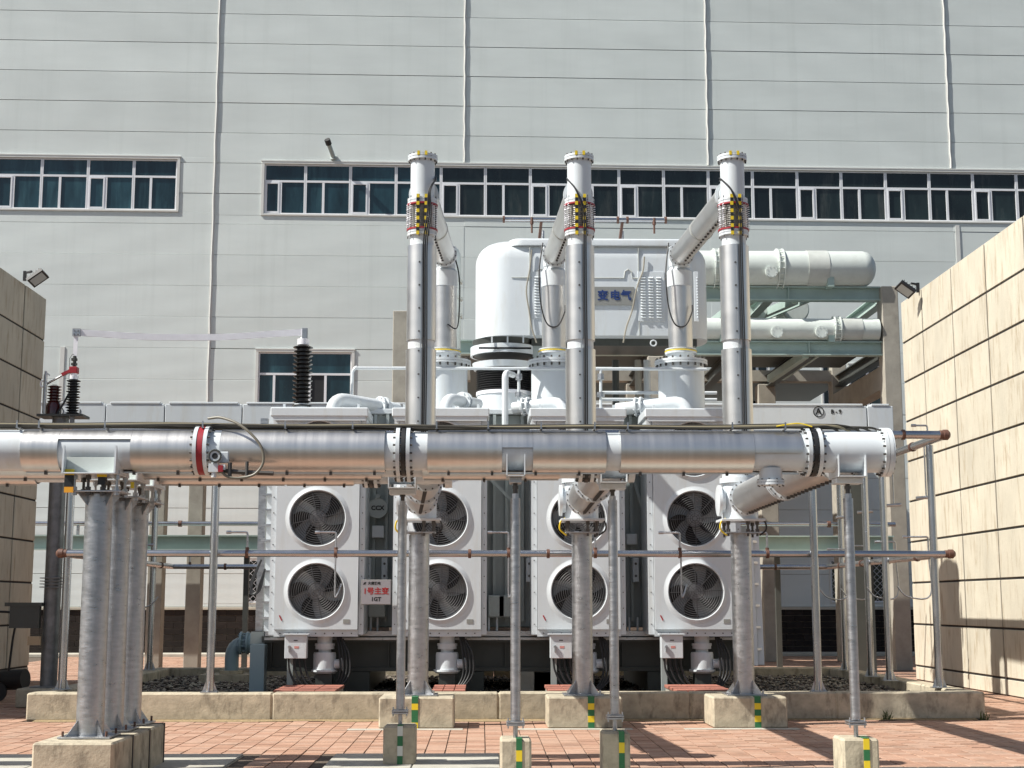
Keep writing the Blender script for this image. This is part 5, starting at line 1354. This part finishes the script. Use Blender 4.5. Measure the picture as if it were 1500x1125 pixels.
for y, rch in ((22.6, -.35), (24.4, -.3), (26.2, -.3), (27.8, -.3)):
    arm(lowr, XSR, y, zlo, up=.30, reach=rch); drop(lowr, XSR, y, zlo, .6, (-.35, -.15))
    drop2 = part(MB().cyl((XSR, y, zhi), (XSR, y, zhi - .85), .013, n=8).cyl((XSR - .16, y, zhi - .87), (XSR + .12, y, zhi - .85), .028, n=10), 'hanging_nozzle', M_galv, upr)
arm(upr, XSR, 22.4, zhi, up=.25, reach=-.2)
for y in (26.0,): arm(lowr, XSL, y, zlo, up=.3, reach=.3); drop(lowr, XSL, y, zlo, .75, (.3, .15)); drop(upr, XSL, y, zhi, .75, (.3, .1))
arm(lowr, WX(250, 830, 27.5), 29.3, zlo, up=.3, reach=-.3)
# upper short ring above the conservator
z5 = WZ(860, 322, 28.2)
tr_ = thing('sprinkler_branch', 'short sprinkler pipe above the white conservator', 'fire pipe', (1.9, 28.2, z5), group='galvanised fire sprinkler rings')
part(MB().cyl((WX(737, 322, 28.2), 28.2, z5), (WX(976, 323, 28.2), 28.2, z5), .045, n=14), 'pipe', M_pipe, tr_)
part(MB().cyl((WX(790, 345, 29.2), 29.2, z5 - .3), (WX(912, 345, 29.2), 29.2, z5 - .3), .03, n=10), 'pipe', M_pipe, tr_)
for px in (738, 905, 919, 975): coupling(tr_, (WX(px, 322, 28.2), 28.2, z5), (1, 0, 0), .075)
for px in (779, 958):
    x = WX(px, 322, 28.2); part(MB().cyl((x, 28.18, z5 + .04), (x, 28.18, z5 - .28), .02, n=8).cyl((x, 28.18, z5 - .1), (x, 28.18, z5 + .03), .035, n=8), 'hanging_nozzle', M_rust, tr_)
for px in (793, 912):
    x = WX(px, 330, 28.2); part(MB().bar((x, 28.25, z5 - .03), (x - .12, 29.0, 8.0), .05, .05), 'bracket', M_rust, tr_); part(MB().cyl((x + .06, 28.9, 6.9), (x + .06, 28.9, z5 - .05), .03, n=8), 'stand_pipe', M_galv, tr_)
# posts of the rings
def ring_post(px, py, Y, z0, label, r=.058, m_=M_pipe, zt_=None, dark=False):
    x = WX(px, py, Y); t = thing('pipe_post', label, 'post', (x, Y, z0), group='slim posts carrying the sprinkler rings')
    zt_ = zt_ or zhi - .07
    part(MB().cyl((x, Y, z0 + .012), (x, Y, zt_), r, n=18), 'shaft', m_, t)
    part(MB().box(x - .12, x + .12, Y - .1, Y + .1, z0, z0 + .012), 'base_plate', M_galv, t)
    for a in (0, 90, 180, 270):
        d = Vector((math.cos(R(a)), math.sin(R(a)), 0)); e = Vector((-d.y, d.x, 0)) * .004; p = Vector((x, Y, 0)) + d * (r - .003); vs = []
        for s_ in (-1, 1): vs += [p + e * s_ + Vector((0, 0, z0 + .013)), p + d * .055 + e * s_ + Vector((0, 0, z0 + .013)), p + e * s_ + Vector((0, 0, z0 + .16))]
        part(MB().add(vs, [(0, 1, 2), (5, 4, 3), (0, 3, 4, 1), (1, 4, 5, 2), (2, 5, 3, 0)]), 'gusset', M_galv, t)
    if Y < 21.6:
        part(MB().box(x - .02, x + .02, Y, YSF, zlo - .09, zlo - .05), 'pipe_rest', M_galv, t)
    return t
h = P['h']
ring_post(309, 950, 21.36, h, 'bright slim post on the front kerb left of the coolers')
ring_post(1197, 950, 21.36, h, 'bright slim post on the front kerb right of the transformer')
ring_post(1372, 900, 22.3, h, 'slim post on the right kerb closest to the cream wall')
ring_post(1300, 900, 24.3, h, 'slim post on the right kerb, second from the front')
ring_post(1273, 900, 25.7, h, 'slim post on the right kerb, third from the front')
ring_post(1236, 900, 28.2, h, 'slim post on the right kerb, furthest back')
ring_post(96, 900, 22.1, h, 'shaded slim post beside the thick dark column at the left')
ring_post(222, 900, 28.4, h, 'slim dark post at the rear left corner of the pit')
ring_post(208, 900, 29.2, 0, 'tan slender post right behind the rear left corner of the pit', m_=M_concg, zt_=4.2)

# ================================================================== grounding switch and arrester on the left, with busbar
GX, GY = WX(74, 850, 25.0) , 24.2
GX = WX(78, 850, GY)
gp = thing('earthing_post', 'thick dark steel post at the shaded left edge carrying the earthing switch', 'post', (GX, GY, .3))
ztg = WZ(85, 612, GY)
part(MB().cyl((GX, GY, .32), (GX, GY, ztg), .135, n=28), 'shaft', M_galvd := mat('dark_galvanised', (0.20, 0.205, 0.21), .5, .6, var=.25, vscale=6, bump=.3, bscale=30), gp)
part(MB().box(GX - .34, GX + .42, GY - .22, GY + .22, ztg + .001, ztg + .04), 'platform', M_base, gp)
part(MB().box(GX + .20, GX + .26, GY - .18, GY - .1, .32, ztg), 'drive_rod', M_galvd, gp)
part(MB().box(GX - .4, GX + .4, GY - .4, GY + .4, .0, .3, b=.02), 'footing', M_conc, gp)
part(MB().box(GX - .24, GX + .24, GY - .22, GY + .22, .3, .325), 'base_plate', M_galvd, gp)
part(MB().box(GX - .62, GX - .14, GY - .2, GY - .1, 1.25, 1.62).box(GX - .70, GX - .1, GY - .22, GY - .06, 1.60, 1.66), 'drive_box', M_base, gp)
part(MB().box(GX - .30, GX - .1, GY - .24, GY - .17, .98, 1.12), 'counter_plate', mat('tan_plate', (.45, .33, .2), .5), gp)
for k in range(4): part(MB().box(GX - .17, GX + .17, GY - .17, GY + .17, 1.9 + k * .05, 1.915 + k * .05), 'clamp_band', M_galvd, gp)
sw = thing('earthing_switch', 'earthing switch with black ribbed insulator, red clamp and slanting arm on the left post', 'switch', (GX, GY, ztg + .06))
ix = WX(107, 580, GY); iz0, iz1 = ztg + .06, WZ(107, 556, GY)
prof = []; n = 13; L = iz1 - iz0
for i in range(n): t_ = i * L / n; rr = .115 if i % 2 == 0 else .098; prof += [(t_, .06), (t_ + L / n * .35, rr), (t_ + L / n * .5, rr), (t_ + L / n * .7, .06)]
prof.append((L, .06))
part(MB().lathe((ix, GY, iz0), (0, 0, 1), prof, 24), 'insulator', M_dark, sw)
part(MB().lathe((ix, GY, iz1), (0, 0, 1), [(0, .075), (.06, .075), (.06, .06), (.1, .06)], 16), 'cap', M_alu, sw)
part(MB().box(ix - .07, ix + .065, GY - .07, GY + .07, iz1 + .10, iz1 + .21, b=.01), 'clamp', M_red, sw)
part(MB().bar((ix - .06, GY, iz1 + .15), (ix - .2, GY, iz1 + .08), .06, .05), 'clamp', M_red, sw)
e0 = Vector((ix - .15, GY, iz1 + .10)); e1_ = W(64, 565, GY)
part(MB().cyl(e0, e1_, .018, n=10), 'arm', M_galv, sw)
part(MB().ring(e1_ + Vector((0, 0, .03)), (0, 1, 0), .055, .014, 20), 'corona_ring', M_alu, sw)
part(MB().cyl((ix, GY, iz1 + .21), (ix, GY, iz1 + .40), .03, n=10).box(ix - .05, ix + .04, GY - .03, GY + .03, iz1 + .24, iz1 + .28).box(ix - .05, ix + .04, GY - .03, GY + .03, iz1 + .32, iz1 + .36), 'contact', M_base, sw)
hx = WX(69, 560, GY); part(MB().cyl((hx, GY - .1, iz0), (hx, GY - .1, WZ(69, 545, GY)), .022, n=8).bar((hx, GY - .1, WZ(69, 547, GY)), (hx + .07, GY - .1, WZ(69, 551, GY)), .02, .02), 'rod', M_galv, sw)
part(MB().tube([(ix - .06, GY - .05, iz0), (ix - .07, GY - .05, iz1 + .35), (ix - .03, GY - .05, iz1 + .42), (ix, GY - .05, iz1 + .42)], .005, 5), 'wire', M_dark, sw)
part(MB().bar((ix - .22, GY - .08, iz0), (ix - .05, GY - .04, iz0 + .35), .06, .03), 'lever', M_dark, sw)
ar = thing('surge_arrester', 'short dark red porcelain arrester beside the shaded wall on the left post', 'arrester', (GX - .12, GY + .05, iz0))
prof = []; n = 6; L = .30
for i in range(n): t_ = i * L / n; prof += [(t_, .075), (t_ + .02, .12), (t_ + .03, .075)]
part(MB().lathe((GX - .14, GY + .05, iz0), (0, 0, 1), [(0, .13), (.14, .13), (.2, .10)] + [(.2 + a, b) for a, b in prof] + [(.2 + L, .04)], 24), 'body', M_porcr, ar)
part(MB().cyl((GX - .25, GY - .12, iz0), (GX - .25, GY - .12, iz0 + .65), .03, n=10), 'stand', M_galv, ar)
# aluminium strip from arrester to bushing
p0 = W(112, 487, GY); p1 = Vector((NX + .0, NY, WZ(443, 486, NY)))
bs = thing('busbar_strip', 'flat shiny aluminium strip sagging from the black bushing to the left switch', 'busbar', p0)
m = MB(); vs = []; n = 30
for i in range(n + 1):
    t_ = i / n; p = p0.lerp(p1, t_); sag = -.09 * math.sin(math.pi * t_) + .004 * math.sin(t_ * 17)
    for dz_, dy_ in ((.055, 0), (-.055, 0), (-.055, .012), (.055, .012)): vs.append((p.x, p.y + dy_, p.z + sag + dz_))
fs = [(4 * i + j, 4 * i + (j + 1) % 4, 4 * i + 4 + (j + 1) % 4, 4 * i + 4 + j) for i in range(n) for j in range(4)] + [(0, 1, 2, 3), (4 * n + 3, 4 * n + 2, 4 * n + 1, 4 * n)]
part(m.add(vs, fs), 'strip', M_alu, bs)
part(MB().bar(p0 + Vector((0, -.002, .0)), Vector((ix, GY - .002, iz1 + .38)), .07, .012, up=(0, 1, 0)), 'drop_strip', M_alu, bs)
part(MB().box(p0.x - .06, p0.x + .07, GY - .03, GY + .03, p0.z - .06, p0.z + .06).bolts((p0.x, GY - .03, p0.z), (0, 1, 0), .04, 4, .012, .05), 'clamp', M_galv, bs)
part(MB().box(p1.x - .02, p1.x + .07, p1.y - .04, p1.y + .05, p1.z - .14, p1.z + .06), 'clamp', M_galv, bs)
# shaded clutter on the ground at the far left
q = W(12, 1000, 25.5); ty_ = thing('fire_trolley', 'dark wheeled trolley with a bent handle in the shade by the left wall', 'trolley', (q.x, 25.5, 0))
part(MB().cyl((q.x - .5, 25.5, .32), (q.x + .35, 25.3, .38), .17, n=20), 'tank', M_dark, ty_)
part(MB().cyl((q.x - .1, 25.2, .17), (q.x - .1, 25.26, .17), .17, n=24), 'wheel', M_dark, ty_)
part(MB().tube(smooth_path([(q.x + .05, 25.3, .35), (q.x + .1, 25.3, 1.0), (q.x + .14, 25.3, 1.42), (q.x, 25.3, 1.5), (q.x - .3, 25.3, 1.5)], 5), .02, 8), 'handle', M_dark, ty_)

# small weeds at the foot of the kerb
M_weed = mat('weed', (0.09, 0.11, 0.035), .8)
for wx, n_, lb in ((WX(902, 1055, 21.1), 16, 'small dry weed at the foot of the kerb behind the slim post'), (WX(1300, 1057, 21.1), 22, 'small dry weed at the foot of the kerb near its right end'), (WX(1443, 1057, 21.1), 14, 'tiny weed at the right corner of the kerb')):
    m = MB(); rr = random.Random(int(wx * 50))
    for k in range(n_):
        a = rr.uniform(0, 6.28); l_ = rr.uniform(.06, .16); bx_ = wx + rr.uniform(-.06, .06); by_ = 21.13 + rr.uniform(-.03, .03); dx = math.cos(a) * l_ * .5; dy = -abs(math.sin(a)) * l_ * .3
        m.add([(bx_ - .006, by_, 0), (bx_ + .006, by_, 0), (bx_ + dx * .6 + .005, by_ + dy * .6, l_ * .7), (bx_ + dx, by_ + dy, l_), (bx_ + dx * .6 - .005, by_ + dy * .6, l_ * .7)], [(0, 1, 2, 3, 4)])
    single(m, 'weed', M_weed, lb, 'weed', (wx, 21.13, 0))
